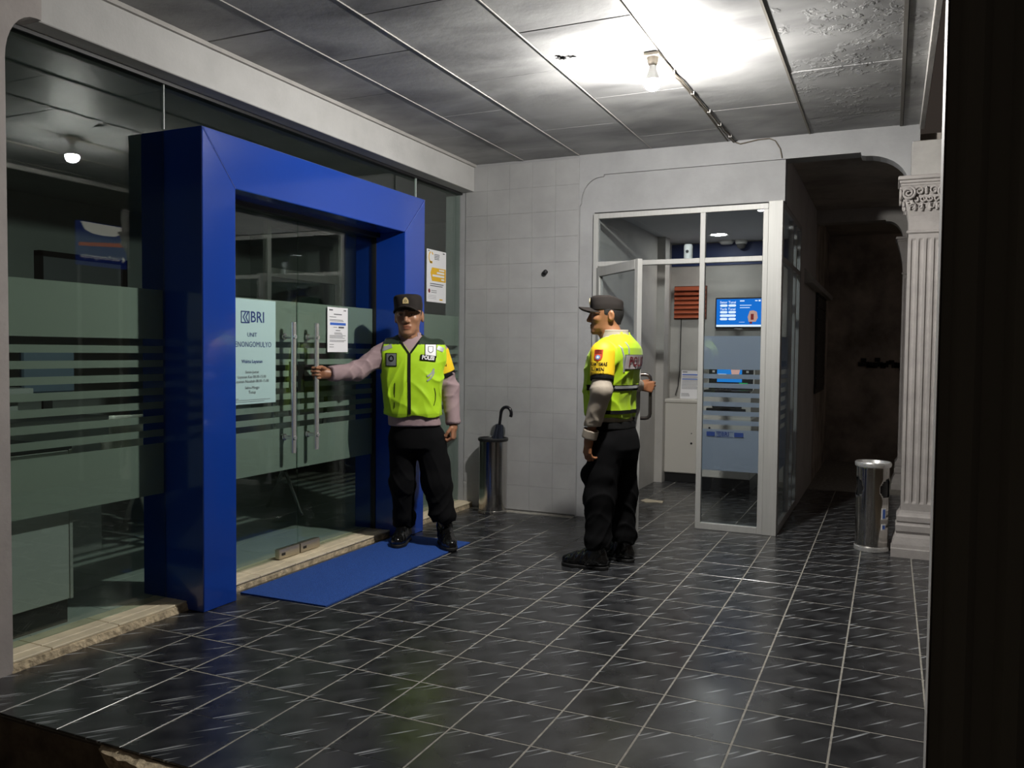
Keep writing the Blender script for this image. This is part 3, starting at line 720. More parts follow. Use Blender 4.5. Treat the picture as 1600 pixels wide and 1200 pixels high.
# ---- fluted pilaster with leafy capital
def pilaster(xc, yc, label, detail=True, group=None):
    p = empty('fluted_pilaster', (xc, yc, 0), label, 'column', group)
    w = .097
    def sq(z0, z1, a, nm, b=.006): return box(nm, xc-a, xc+a, yc-a, yc+a, z0, z1, STUCCO, p, b)
    # moulded base: profile swept round a square
    prof = [(.150, .0005), (.150, .055), (.145, .062), (.142, .085), (.128, .130), (.118, .150), (.120, .156), (.126, .168), (.126, .205), (.117, .214), (.115, .222), (.121, .232), (.121, .262), (.112, .272), (.104, .285), (w+.002, .300)]
    v = []; f = []
    for (a, z) in prof: v += [(xc-a, yc-a, z), (xc+a, yc-a, z), (xc+a, yc+a, z), (xc-a, yc+a, z)]
    for i in range(len(prof)-1):
        for k in range(4): f.append((i*4+k, i*4+(k+1) % 4, (i+1)*4+(k+1) % 4, (i+1)*4+k))
    f.append((3, 2, 1, 0)); G().add(v, f).obj('base_moulding', STUCCO, p)
    # shaft: square with rounded flutes cut in each face
    fl = []; nf = 4; pitch = 2*w*.90/nf; r = pitch*.33
    line = [(-w, 0)]
    for k in range(nf):
        c = -w+.1*w+pitch*(k+.5)
        for j in range(7):
            t = math.pi*j/6; line.append((c-r*math.cos(t), .62*r*math.sin(t)))
    ringp = []
    for s in range(4):
        cs, sn = [(1, 0), (0, 1), (-1, 0), (0, -1)][s]
        for (a, d) in line:
            x, y = a, -w+d; ringp.append((x*cs-y*sn, x*sn+y*cs))
    def ring_at(z, cut):
        out = []
        for s in range(4):
            cs, sn = [(1, 0), (0, 1), (-1, 0), (0, -1)][s]
            for (a, d) in line:
                x, y = a, -w+d*cut; out.append((xc+x*cs-y*sn, yc+x*sn+y*cs, z))
        return out
    v = []; f = []; lev = [(.298, 0), (.345, 0), (.36, .8), (.375, 1), (2.02, 1), (2.035, .8), (2.05, 0), (2.085, 0)]
    for z, c in lev: v += ring_at(z, c)
    n = len(ringp)
    for i in range(len(lev)-1):
        for k in range(n): f.append((i*n+k, i*n+(k+1) % n, (i+1)*n+(k+1) % n, (i+1)*n+k))
    mk('shaft', v, f, STUCCO, p)
    # necking and bell
    prof = [(.100, 2.078), (.108, 2.085), (.108, 2.096), (.098, 2.102), (.099, 2.15), (.103, 2.19), (.109, 2.22), (.118, 2.27), (.134, 2.34), (.146, 2.375)]
    v = []; f = []
    for (a, z) in prof: v += [(xc-a, yc-a, z), (xc+a, yc-a, z), (xc+a, yc+a, z), (xc-a, yc+a, z)]
    for i in range(len(prof)-1):
        for k in range(4): f.append((i*4+k, i*4+(k+1) % 4, (i+1)*4+(k+1) % 4, (i+1)*4+k))
    G().add(v, f).obj('bell', STUCCO, p)
    sq(2.375, 2.392, .148, 'abacus', .004); sq(2.392, 2.412, .155, 'abacus', .005); sq(2.412, 2.438, .165, 'abacus', .005)
    if not detail: return p
    for s in range(4):
        cs, sn = [(1, 0), (0, 1), (-1, 0), (0, -1)][s]
        if s == 2: continue
        def T(a, d, z): 
            x, y = a, -d; return (xc+x*cs-y*sn, yc+x*sn+y*cs, z)
        def bell(z): return float(np.interp(z, [2.2, 2.27, 2.34, 2.375], [.105, .118, .134, .146]))
        def curl(cx_, cz_, r0, turns, t0, sg, th, name='scroll', out=.010):
            pts = []; rr = []; n_ = int(14*turns)+6
            for k in range(n_):
                u = k/(n_-1); t = t0+turns*2*math.pi*u; rad = r0*(1-.84*u); pts.append(T(sg*(cx_+rad*math.cos(t)), bell(cz_)+out, cz_+rad*math.sin(t))); rr.append(th*(1-.35*u))
            G().tube(pts, rr, 6).obj(name, STUCCO, p, True)
        for sg in (-1, 1):
            curl(.104, 2.330, .042, 2.0, math.pi*.55, sg, .0085, out=.016)
            curl(.042, 2.340, .027, 1.3, math.pi*.2, sg, .0065, 'tendril')
            curl(.060, 2.286, .026, 1.2, -math.pi*.4, sg, .0068, 'tendril')
            curl(.020, 2.292, .022, 1.1, math.pi*.9, sg, .0058, 'tendril')
            curl(.100, 2.268, .024, 1.0, math.pi*.3, sg, .0072, 'tendril')
            curl(.078, 2.240, .017, 1.0, -math.pi*.2, sg, .0050, 'tendril')
            curl(.036, 2.246, .018, 1.0, math.pi*.6, sg, .0050, 'tendril')
        for (a, z, h, wd) in ((-.062, 2.222, .040, .012), (-.022, 2.218, .046, .012), (.022, 2.218, .046, .012), (.062, 2.222, .040, .012), (0, 2.320, .045, .013)):
            v = []; f = []
            for i in range(7):
                t = i/6; ww = wd*math.sin(math.pi*(.12+t*.86))*(1 if i % 2 else .7); zz = z+h*t
                for (da, dd) in ((-1, 0), (-.5, .003), (0, .006), (.5, .003), (1, 0)): v.append(T(a+da*ww, bell(zz)+.002+.008*t*t+dd, zz))
            for i in range(6):
                for k in range(4): f.append((i*5+k, i*5+k+1, i*5+k+6, i*5+k+5))
            o = G().add(v, f).obj('leaf', STUCCO, p, True); so = o.modifiers.new('t', 'SOLIDIFY'); so.thickness = .004
    return p
pilaster(1.530, 3.232, 'white fluted pilaster with a leafy scrolled capital at the right', True, 'pilasters')
pilaster(1.530, 6.19, 'far fluted pilaster in the dark passage behind the nearer one', False, 'pilasters')

# ---- dark gate leaf right beside the camera
gt = empty('gate_leaf', (1.62, -1.25, -.3), 'dark ribbed steel gate leaf standing at the right edge', 'gate')
box('leaf_sheet', 1.425, 2.30, -1.262, -1.25, -.30, 3.0, RIBD, gt)
x = 1.44; k = 0
while x < 2.28:
    G().prism([(x, -1.262), (x+.012, -1.276), (x+.034, -1.276), (x+.046, -1.262)], 'z', -.30, 3.0).obj('rib', RIBD, gt); x += .075
G().prism([(1.4215, -1.272), (1.4188, -1.25), (1.425, -1.25)], 'z', -.30, 3.0).obj('edge_strip', mat('white_edge_paint', (.85, .84, .82), .5), gt)
G().tube([(1.433, -1.247, -.30), (1.433, -1.247, 3.0)], .0022, 8).obj('edge_bead', POLISH, gt, True)

# ================================================================== CASH MACHINE BOOTH CONTENT
dlg = empty('downlight', (-.204, 5.45, 2.46), 'round recessed downlight in the booth ceiling', 'lamp')
lathe_obj('trim_ring', [(.075, .0), (.095, -.004), (.10, 0.0), (.09, .004)], (-.204, 5.45, 2.457), MATS['white_plastic'], dlg)
G().lathe([(.0, 0), (.074, 0), (.074, .004), (0, .004)], 32, (-.204, 5.45, 2.455)).obj('lens', emat('lit_downlight', (1, .98, .93), DOWN_E), dlg)
sd_ = empty('smoke_detector', (-.30, 6.0, 2.36), 'white disc shaped detector beside the dome camera in the booth', 'detector')
G().lathe([(.0, -.035), (.055, -.035), (.07, -.02), (.075, 0), (0, 0)], 28, (-.215, 5.93, 2.458)).obj('disc_body', MATS['white_plastic'], sd_, True)
cc = empty('dome_camera', (-.067, 5.97, 2.42), 'white dome security camera high on the booth wall', 'camera')
G().lathe([(0, 0), (.06, 0), (.06, -.03), (.05, -.04), (0, -.04)], 28, (-.067, 5.93, 2.458)).obj('mount', MATS['white_plastic'], cc, True)
G().lathe([(.045, 0), (.047, -.012), (.038, -.035), (.02, -.046), (0, -.05)], 24, (-.067, 5.93, 2.418)).obj('dome', mat('camera_dome', (.12, .12, .12), .1), cc, True)
em = empty('wall_camera', (-.055, 3.52, 2.0), 'small white camera hanging on the booth transom', 'camera')
G().lathe([(0, .0), (.03, .0), (.033, .02), (.033, .10), (.028, .115), (0, .115)], 24, (-.05, YB+.075, 2.0)).obj('housing', MATS['white_plastic'], em, True)
G().lathe([(0, 0), (.011, 0), (.011, .006), (0, .006)], 16, (0, 0, 0)).obj('lens', BLACKP, em).location = (-.05, YB+.04, 2.06)
bpy.data.objects['lens.001'].rotation_euler = (math.pi/2, 0, 0)
box('bracket', -.075, -.025, YB+.03, YB+.105, 1.986, 2.0, MATS['white_plastic'], em)
ve = empty('louvre_vent', (-.58, 6.0, 1.83), 'terracotta louvred vent on the booth wall', 'vent')
box('vent_back', -.76, -.42, 5.992, 6.018, 1.66, 2.01, mat('vent_dark', (.10, .03, .015), .8), ve)
for k in range(7):
    z = 1.672+.048*k
    G().prism([(5.992, z+.043), (5.955, z+.008), (5.955, z), (5.962, z), (5.997, z+.036)], 'x', -.755, -.425).obj('slat', WOODO, ve)
# television
tv = empty('television', (.03, 5.95, 1.70), 'wall mounted television showing a blue bank screen in the booth', 'television')
TX0, TX1, TZ0, TZ1, TY = -.316, .158, 1.558, 1.876, 5.93
box('housing', TX0, TX1, TY, TY+.045, TZ0, TZ1, BLACKP, tv, .006); box('wall_bracket', -.14, -.02, TY+.045, 6.02, 1.64, 1.78, BLACKP, tv)
box('logo_lip', -.12, -.04, TY-.003, TY+.004, TZ0-.008, TZ0+.004, ALU, tv, .002)
sw, shh = TX1-TX0-.026, TZ1-TZ0-.034
sc = box('screen', TX0+.013, TX1-.013, TY-.001, TY+.002, TZ0+.02, TZ1-.014, emat('screen_blue', (.01, .16, .62), 1.2), tv)
sh = Sheet((TX0+.013, TY-.001, TZ0+.02), (1, 0, 0), (0, 0, 1), sw, shh)
g = G(); sh.quad(g, .0, .0+sw, 0, .020); 
for (a, b_, w_) in ((.035, .205, .078), (.120, .205, .078), (.035, .137, .078), (.120, .137, .078), (.035, .102, .163), (.035, .067, .078), (.120, .067, .078)):
    sh.poly(g, [(a+.012, b_), (a+w_-.012, b_), (a+w_-.003, b_+.005), (a+w_, b_+.012), (a+w_-.003, b_+.019), (a+w_-.012, b_+.024), (a+.012, b_+.024), (a+.003, b_+.019), (a, b_+.012), (a+.003, b_+.005)])
sh.text(g, 'Setor Tunai', .035, .250, .034, .0016, 'LEFT', bold=.0005); sh.text(g, 'Tarik Tunai', .035, .180, .034, .0016, 'LEFT', bold=.0005)
sh.lines(g, .235, .36, .215, 2, .024, .006); sh.quad(g, .235, .28, .257, .268); sh.quad(g, .385, .41, .259, .268); sh.quad(g, .42, .44, .256, .272); sh.lines(g, .23, .30, .045, 1, .1, .003)
tag(g.obj('screen_print', emat('screen_white', (.75, .85, 1.0), 1.3), sc, fix=False), kind='stuff')
g = G(); sh.poly(g, [(.325, .05), (.395, .05), (.415, .09), (.405, .15), (.37, .165), (.335, .16), (.315, .10)], .0015); g.obj('screen_picture', emat('screen_pic', (.75, .45, .38), .8), sc, fix=False)
g = G(); sh.quad(g, .345, .375, .07, .13, .002); sh.quad(g, .335, .36, .03, .05, .002); tag(g.obj('screen_picture', emat('screen_pic2', (.35, .05, .05), .6), sc, fix=False), kind='stuff')
# cash machine
WPL = mat('cream_steel', (.62, .60, .55), .45)
am = empty('cash_machine', (-.03, 5.4, 0), 'white cash machine with a dark keypad fascia behind the booth pane', 'cash machine')
AX0, AX1, AYF = -.262, .205, 5.10
box('plinth', AX0+.005, AX1-.02, AYF+.02, 5.78, .0, .13, BLACKP, am, .004)
box('safe_body', AX0, AX1-.015, AYF, 5.80, .13, .70, WPL, am, .008)
G().prism([(AYF+.02, .70), (5.80, .70), (5.80, 1.44), (AYF+.30, 1.44), (AYF+.20, .96), (AYF+.02, .94)], 'x', AX0+.01, AX1-.025).obj('head_body', WPL, am)
fa_ = box('fascia', AX0+.02, AX1-.035, AYF+.185, AYF+.225, .945, 1.40, BLACKP, am, .004)
asr = box('screen', AX0+.10, AX1-.135, AYF+.176, AYF+.188, 1.03, 1.28, emat('atm_blue', (.02, .22, .65), 1.0), am)
sh = Sheet((AX0+.10, AYF+.176, 1.03), (1, 0, 0), (0, 0, 1), .23, .25)
g = G(); sh.lines(g, .01, .12, .215, 2, .022, .010); sh.lines(g, .01, .10, .07, 2, .02, .008); tag(g.obj('screen_print', MATS['screen_white'], asr, fix=False), kind='stuff')
g = G(); sh.poly(g, [(.14, .05), (.20, .05), (.215, .12), (.20, .19), (.15, .19), (.13, .12)], .0015); g.obj('screen_picture', MATS['screen_pic'], asr, fix=False)
for zz in (1.07, 1.13, 1.19, 1.25):
    for xx in (AX0+.055, AX1-.095): box('soft_key', xx, xx+.022, AYF+.178, AYF+.188, zz-.010, zz+.010, MATS['white_plastic'], am)
box('keypad_shelf', AX0+.015, AX1-.03, AYF-.02, AYF+.20, .935, .96, BLACKP, am, .004)
kp = box('keypad', -.13, .0, AYF+.0, AYF+.12, .96, .968, CHROME, am, .002)
for i in range(4):
    for j in range(4): box('key', -.12+.028*i, -.10+.028*i, AYF+.012+.027*j, AYF+.032+.027*j, .968, .974, BLACKP, kp)
box('card_slot', .045, .125, AYF+.170, AYF+.19, .985, 1.025, mat('green_slot', (.01, .30, .07), .4, emit=((.02, .5, .12), .5)), am, .004)
box('receipt_slot', -.12, .03, AYF+.172, AYF+.19, .99, 1.015, ALU, am, .002)
box('cash_slot', -.17, .10, AYF-.004, AYF+.03, .80, .835, BLACKP, am, .003)
box('cash_tray', -.22, .14, AYF-.03, AYF+.005, .755, .79, BLACKP, am, .004)
for (x_, z_) in ((-.19, .655), (-.19, .60)): G().lathe([(0, 0), (.010, 0), (.010, .005), (0, .005)], 14).obj('key_lock', BLACKP, am).location = (x_, AYF-.001, z_)
for o in am.children:
    if o.name.startswith('key_lock'): o.rotation_euler = (math.pi/2, 0, 0)
# white cabinet at the left
cb = empty('cabinet', (-.5, 5.7, 0), 'white steel cabinet with two keyholes left of the cash machine', 'cabinet')
box('plinth', -.715, -.30, 5.53, 5.96, 0, .095, BLACKP, cb, .003); box('body', -.72, -.285, 5.50, 5.98, .095, .80, WPL, cb, .008); box('top_slab', -.725, -.28, 5.49, 5.99, .80, .84, WPL, cb, .01)
for (x_, z_, r_) in ((-.445, .40, .011), (-.445, .50, .006)):
    o = G().lathe([(0, 0), (r_, 0), (r_, .004), (0, .004)], 14).obj('keyhole', BLACKP, cb); o.location = (x_, 5.4985, z_); o.rotation_euler = (math.pi/2, 0, 0)
nt = empty('instruction_sheet', (-.55, 5.7, .84), 'white instruction sheet leaning on top of the white cabinet', 'notice')
sh = Sheet((-.59, 5.60, .842), (1, 0, 0), (0, .18, 1), .21, .29)
g = G(); sh.slab(g, 0, .21, 0, .29, -.004, 0); sl = g.obj('board', PAPER, nt)
g = G(); sh.quad(g, .01, .20, .24, .252); sh.quad(g, .01, .20, .195, .205); tag(g.obj('blue_bar', BLUEP, sl, fix=False), kind='stuff')
g = G(); sh.quad(g, .01, .06, .268, .276); sh.lines(g, .01, .20, .23, 3, .009, .003); sh.lines(g, .01, .20, .185, 7, .014, .004); sh.lines(g, .01, .10, .05, 3, .012, .004); tag(g.obj('print', INK, sl, fix=False), kind='stuff')
box('board_stand', -.56, -.41, 5.66, 5.80, .8405, .85, WPL, nt)
cbl = G().tube([(-.685, 6.0, 1.66), (-.688, 6.0, 1.3), (-.692, 6.0, 1.1), (-.70, 5.97, .95), (-.71, 5.9, .86)], .005, 6).obj('power_cable', BLACKP, None, True)
tag(cbl, 'thin black cable running down the booth wall to the cabinet', 'cable')
bx = G(); random.seed(2); v = []
pts = [(-.62, 4.30), (-.56, 4.24), (-.47, 4.29), (-.42, 4.27), (-.43, 4.36), (-.52, 4.37), (-.60, 4.40)]
bx.prism(pts, 'z', .0005, .006); tag(bx.obj('torn_paper', mat('dusty_paper', (.50, .44, .33), .9)), 'torn scrap of pale paper on the booth floor', 'scrap')

# ================================================================== BANK HALL CONTENT (seen through the glass)
tc = empty('teller_counter', (-2.2, -.5, .045), 'white teller counter with a black plinth just behind the glass', 'counter')
box('plinth', -2.45, -2.045, -1.3, -.205, .046, .155, BLACKP, tc); box('front_panel', -2.50, -2.03, -1.35, -.20, .155, .835, mat('white_laminate', (.42, .43, .42), .4), tc, .003)
box('edge_trim', -2.045, -2.026, -.204, -.188, .155, .838, ALU, tc, .001); box('counter_top', -2.50, -2.026, -1.35, -.187, .838, .858, BLACKP, tc, .002)
c2 = empty('service_desk', (-3.2, .2, .045), 'long white service desk with stepped tops in the bank hall', 'desk')
WL = MATS['white_laminate']
box('desk_panel', -3.55, -3.10, -1.3, .84, .046, .76, WL, c2, .003); box('desk_top', -3.60, -3.05, -1.3, .86, .76, .88, WL, c2, .004); box('upper_top', -3.60, -3.20, -1.3, .47, 1.0, 1.06, WL, c2, .004); box('riser', -3.5, -3.3, -1.3, .44, .88, 1.0, WL, c2)
mon = empty('computer_monitor', (-3.35, .55, .88), 'blue grey computer monitor seen from behind on the service desk', 'monitor')
box('monitor_shell', -3.38, -3.34, .50, .85, 1.02, 1.30, mat('monitor_shell', (.10, .14, .20), .5), mon, .01); box('stand_neck', -3.37, -3.35, .64, .70, .90, 1.03, BLACKP, mon); box('stand_foot', -3.43, -3.29, .56, .78, .881, .895, BLACKP, mon, .003)
wb_ = empty('wall_frame', (-5.95, 3.05, 1.9), 'black framed grey board on the far hall wall', 'board')
box('board_panel', -6.09, -6.05, 2.60, 3.50, 1.5, 2.17, mat('grey_board', (.22, .23, .25), .4), wb_)
for (y0, y1, z0, z1) in ((2.56, 2.60, 1.5, 2.21), (3.50, 3.56, 1.5, 2.21), (2.56, 3.56, 2.17, 2.22)): box('board_frame', -6.1, -6.02, y0, y1, z0, z1, BLACKP, wb_)
def bench(x, y, rz, label):
    b = empty('waiting_bench', (x, y, .045), label, 'bench', 'waiting benches', None, rz)
    for k in range(3):
        x0 = -.75+.5*k+.02
        o = G(); o.prism([(-.22, .40), (.18, .37), (.20, .36), (.27, .78), (.25, .79), (.175, .40), (-.22, .425)], 'x', x0, x0+.46); loc(o.obj('seat', CHROME), b)
    loc(G().box(-.75, .75, -.03, .03, .33, .37, .004).obj('beam', BLACKP), b)
    for sx in (-.55, .55):
        loc(G().tube([(sx, -.26, .012), (sx, -.24, .03), (sx, 0, .34), (sx, .24, .03), (sx, .26, .012)], .014, 8).obj('leg', POLISH, None, True), b)
    return b
bench(-3.05, 1.75, math.radians(70), 'steel waiting bench seen through the left glass door')
bench(-3.5, 3.9, math.radians(20), 'steel waiting bench deeper in the hall near the partition')

# ---- lit street sign outside, mirrored in the shopfront
sg = empty('street_sign', (3.5, 4.39, -.3), 'lit blue bank direction sign on posts outside the porch', 'sign')
for yy in (4.10, 4.68): G().tube([(3.56, yy, -.30), (3.56, yy, 2.75)], .025, 10).obj('post', OFFW, sg, True)
panel = box('panel', 3.50, 3.56, 4.05, 4.73, 2.28, 2.80, mat('sign_blue', (.01, .03, .22), .4, emit=((.02, .035, .20), 1.1)), sg, .004)
sh = Sheet((3.499, 4.73, 2.28), (0, -1, 0), (0, 0, 1), .68, .52)
g = G(); sh.text(g, 'Unit Kenongomulyo', .38, .11, .075, .002, sx=.9); sh.poly(g, [(.03, .11), (.07, .15), (.07, .07)], .002)
sh.poly(g, [(.03, .51), (.65, .51), (.60, .42), (.50, .385), (.34, .372), (.18, .385), (.08, .42)], .002); tag(g.obj('sign_lettering', emat('sign_white', (.9, .85, .75), 1.6), panel, fix=False), kind='stuff')
g = G(); sh.poly(g, [(0, .27), (.68, .22), (.68, .26), (0, .32)], .002); g.obj('sign_stripe', emat('sign_red', (.6, .09, .03), 1.3), panel, fix=False)
# ================================================================== PEOPLE
# bodies and clothes are modelled as smooth distance fields and meshed; local frame: +X the person's right, +Y forward, +Z up
F32 = np.float32
def V3(p): return np.array(p, F32)
class Field:
    def __init__(s, fn, lo, hi, h): s.fn, s.lo, s.hi, s.h = fn, V3(lo), V3(hi), h
def cap_(P, a, b, ra, rb):
    a, b = V3(a), V3(b); ab = b-a; t = np.clip(((P-a)@ab)/max(1e-9, float(ab@ab)), 0, 1)
    return np.linalg.norm(P-a-t[..., None]*ab, axis=-1)-(ra+(rb-ra)*t)
def chain(P, pts, rs, k=.02):
    d = None
    for i in range(len(pts)-1):
        e = cap_(P, pts[i], pts[i+1], rs[i], rs[i+1]); d = e if d is None else smin(d, e, k)
    return d
def ell_(P, c, r):
    q = (P-V3(c)); k0 = np.linalg.norm(q/V3(r), axis=-1); k1 = np.linalg.norm(q/(V3(r)**2), axis=-1)
    return k0*(k0-1)/np.maximum(k1, 1e-6)
def smin(a, b, k): 
    h = np.clip(.5+.5*(b-a)/k, 0, 1); return b+(a-b)*h-k*h*(1-h)
def smax(a, b, k): return -smin(-a, -b, k)
def loft_(P, T, ex=2.4):
    T = np.array(T, float); z = P[..., 2]
    cx, cy_, a, b = (np.interp(z, T[:, 0], T[:, i]) for i in (1, 2, 3, 4))
    rho = (np.abs((P[..., 0]-cx)/a)**ex+np.abs((P[..., 1]-cy_)/b)**ex)**(1/ex)
    d = (rho-1)*np.minimum(a, b)
    return np.maximum(np.maximum(d, T[0, 0]-z), z-T[-1, 0]).astype(F32)
def wrinkle(P, amp, freq, seed, st=(1, 1, 1)):
    r = np.random.RandomState(seed); w = np.zeros(P.shape[:-1], F32); Q = P*V3(st)
    warp = np.sin(Q[..., 2]*freq*.35+1.3)+np.sin(Q[..., 0]*freq*.4)
    for i in range(4):
        k = r.normal(size=3); k /= np.linalg.norm(k); w += np.sin((Q@V3(k))*freq*r.uniform(.7, 1.5)+r.uniform(0, 6)+warp*.9)
    return amp*.5*w
def folds(P, amp, freq, seed, dirs):
    """sharp cloth folds: ridges across the given directions, broken up by a slow mask"""
    r = np.random.RandomState(seed); w = np.zeros(P.shape[:-1], F32)
    warp = .9*np.sin(P[..., 2]*9+r.uniform(0, 6))+.7*np.sin(P[..., 0]*17+P[..., 1]*11+r.uniform(0, 6))+.5*np.sin(P[..., 1]*23+P[..., 2]*14)
    for dv_ in dirs:
        k = np.array(dv_, float); k /= np.linalg.norm(k)
        ph = (P@V3(k))*freq*r.uniform(.85, 1.2)+warp*1.6+r.uniform(0, 6)
        m = .5+.5*np.sin(P[..., 0]*r.uniform(8, 16)+P[..., 2]*r.uniform(6, 13)+P[..., 1]*r.uniform(6, 13)+r.uniform(0, 6))
        w -= amp*m*((1-np.abs(np.sin(ph*.5)))**2.0-.25)
    return w
def nets(field):
    lo, hi, h = field.lo, field.hi, field.h
    n = np.maximum(4, np.ceil((hi-lo)/h).astype(int))+1
    ax = [lo[i]+h*np.arange(n[i]) for i in range(3)]
    P = np.stack(np.meshgrid(*ax, indexing='ij'), -1).astype(F32)
    D = field.fn(P).astype(F32); del P
    D[0], D[-1] = 1, 1; D[:, 0], D[:, -1] = 1, 1; D[:, :, 0], D[:, :, -1] = 1, 1
    I = D < 0
    c = [D[i:D.shape[0]-1+i, j:D.shape[1]-1+j, k:D.shape[2]-1+k] for i in (0, 1) for j in (0, 1) for k in (0, 1)]
    cnt = sum((q < 0).astype(np.int8) for q in c); m = (cnt > 0) & (cnt < 8)
    idx = np.argwhere(m); C8 = np.stack([q[m] for q in c], 1)
    offs = np.array([(i, j, k) for i in (0, 1) for j in (0, 1) for k in (0, 1)], F32)
    acc = np.zeros((len(idx), 3), F32); num = np.zeros(len(idx), F32)
    for a in range(8):
        for b in range(a+1, 8):
            if np.abs(offs[a]-offs[b]).sum() != 1: continue
            da, db = C8[:, a], C8[:, b]; x = (da < 0) != (db < 0)
            t = np.where(x, da/np.where(x, da-db, 1), 0)
            acc += np.where(x[:, None], offs[a]+t[:, None]*(offs[b]-offs[a]), 0); num += x
    V = lo+h*(idx+acc/num[:, None])
    ID = -np.ones(m.shape, np.int32); ID[m] = np.arange(len(idx))
    F = []
    for axis in range(3):
        a1, a2 = (axis+1) % 3, (axis+2) % 3
        sl0 = [slice(None)]*3; sl1 = [slice(None)]*3; sl0[axis] = slice(0, -1); sl1[axis] = slice(1, None)
        s0, s1 = I[tuple(sl0)], I[tuple(sl1)]
        e = np.argwhere(s0 != s1); 
        ok = (e[:, a1] > 0) & (e[:, a2] > 0) & (e[:, a1] < m.shape[a1]) & (e[:, a2] < m.shape[a2]); e = e[ok]
        ins = s0[tuple(e.T)]
        def at(o1, o2):
            q = e.copy(); q[:, a1] += o1; q[:, a2] += o2; return ID[tuple(q.T)]
        q = np.stack([at(-1, -1), at(0, -1), at(0, 0), at(-1, 0)], 1)
        q[~ins] = q[~ins][:, ::-1]; F.append(q)
    return V, np.concatenate(F)
def np_mesh(name, V, F, m, parent, smooth=True):
    me = bpy.data.meshes.new(name); nv, nf = len(V), len(F)
    me.vertices.add(nv); me.vertices.foreach_set('co', np.ascontiguousarray(V, F32).ravel())
    me.loops.add(nf*4); me.loops.foreach_set('vertex_index', F.astype(np.int32).ravel())
    me.polygons.add(nf); me.polygons.foreach_set('loop_start', np.arange(0, nf*4, 4, dtype=np.int32))
    me.update(calc_edges=True); me.validate()
    if smooth: me.polygons.foreach_set('use_smooth', np.ones(len(me.polygons), bool))
    me.materials.append(m)
    o = bpy.data.objects.new(name, me); COL.objects.link(o); PW[o.name] = Matrix.Identity(4)
    if parent is not None: o.parent = parent
    return o
def fmesh(name, field, m, parent):
    V, F = nets(field); return np_mesh(name, V, F, m, parent)
def paint(o, colours):
    a = o.data.color_attributes.new('Col', 'FLOAT_COLOR', 'POINT')
    c = np.ones((len(o.data.vertices), 4), F32); c[:, :3] = colours; a.data.foreach_set('color', c.ravel())
def vcoords(o):
    v = np.empty(len(o.data.vertices)*3, F32); o.data.vertices.foreach_get('co', v); return v.reshape(-1, 3)
def attrmat(name, rough, spec=.3, bump=None, sheen=0.0):
    m, N, L = newmat(name); b = N['Principled BSDF']; a = N.new('ShaderNodeAttribute'); a.attribute_name = 'Col'
    L.new(a.outputs['Color'], b.inputs['Base Color']); setin(b, 'Roughness', rough); setin(b, 'Specular IOR Level', spec); setin(b, 'Sheen Weight', sheen)
    if bump:
        tc = N.new('ShaderNodeTexCoord'); nb = N.new('ShaderNodeTexNoise'); nb.inputs['Scale'].default_value = bump[0]; L.new(tc.outputs['Object'], nb.inputs['Vector'])
        bp = N.new('ShaderNodeBump'); bp.inputs['Strength'].default_value = bump[1]; bp.inputs['Distance'].default_value = .004; L.new(nb.outputs[0], bp.inputs['Height']); L.new(bp.outputs[0], b.inputs['Normal'])
    return m
SKIN = attrmat('skin', .42, .45, (90, .12)); VESTM = attrmat('hi_vis_cloth', .6, .3, (220, .10), .1)
HAIR = mat('black_hair', (.008, .007, .007), .6, bump=(300, .6))
TROUS = mat('black_trouser_cloth', (.0042, .0042, .0048), .9, spec=.12)
LEATHER = mat('black_boot_leather', (.005, .005, .005), .14, spec=.8)
SOLE = mat('black_rubber_sole', (.008, .008, .008), .6)
CAPM = mat('dark_cap_cloth', (.020, .0165, .015), .85, spec=.2)
GOLD = mat('gold_badge', (.70, .56, .28), .4, .3)
SILVER = mat('reflective_tape', (.30, .31, .31), .45, .1)
YEL = mat('yellow_armband', (.80, .53, .01), .6)
BLK = mat('black_trim', (.006, .006, .006), .8, spec=.15)
GREYPT = mat('grey_patch', (.13, .14, .14), .6)
WHITEPT = mat('white_patch', (.75, .75, .75), .5)
REDPT = mat('red_patch', (.55, .06, .02), .5)
LBLUE = mat('light_blue_patch', (.16, .34, .62), .5)
EYEW = mat('eye_white', (.45, .42, .38), .3); IRIS = mat('dark_iris', (.010, .006, .004), .2)

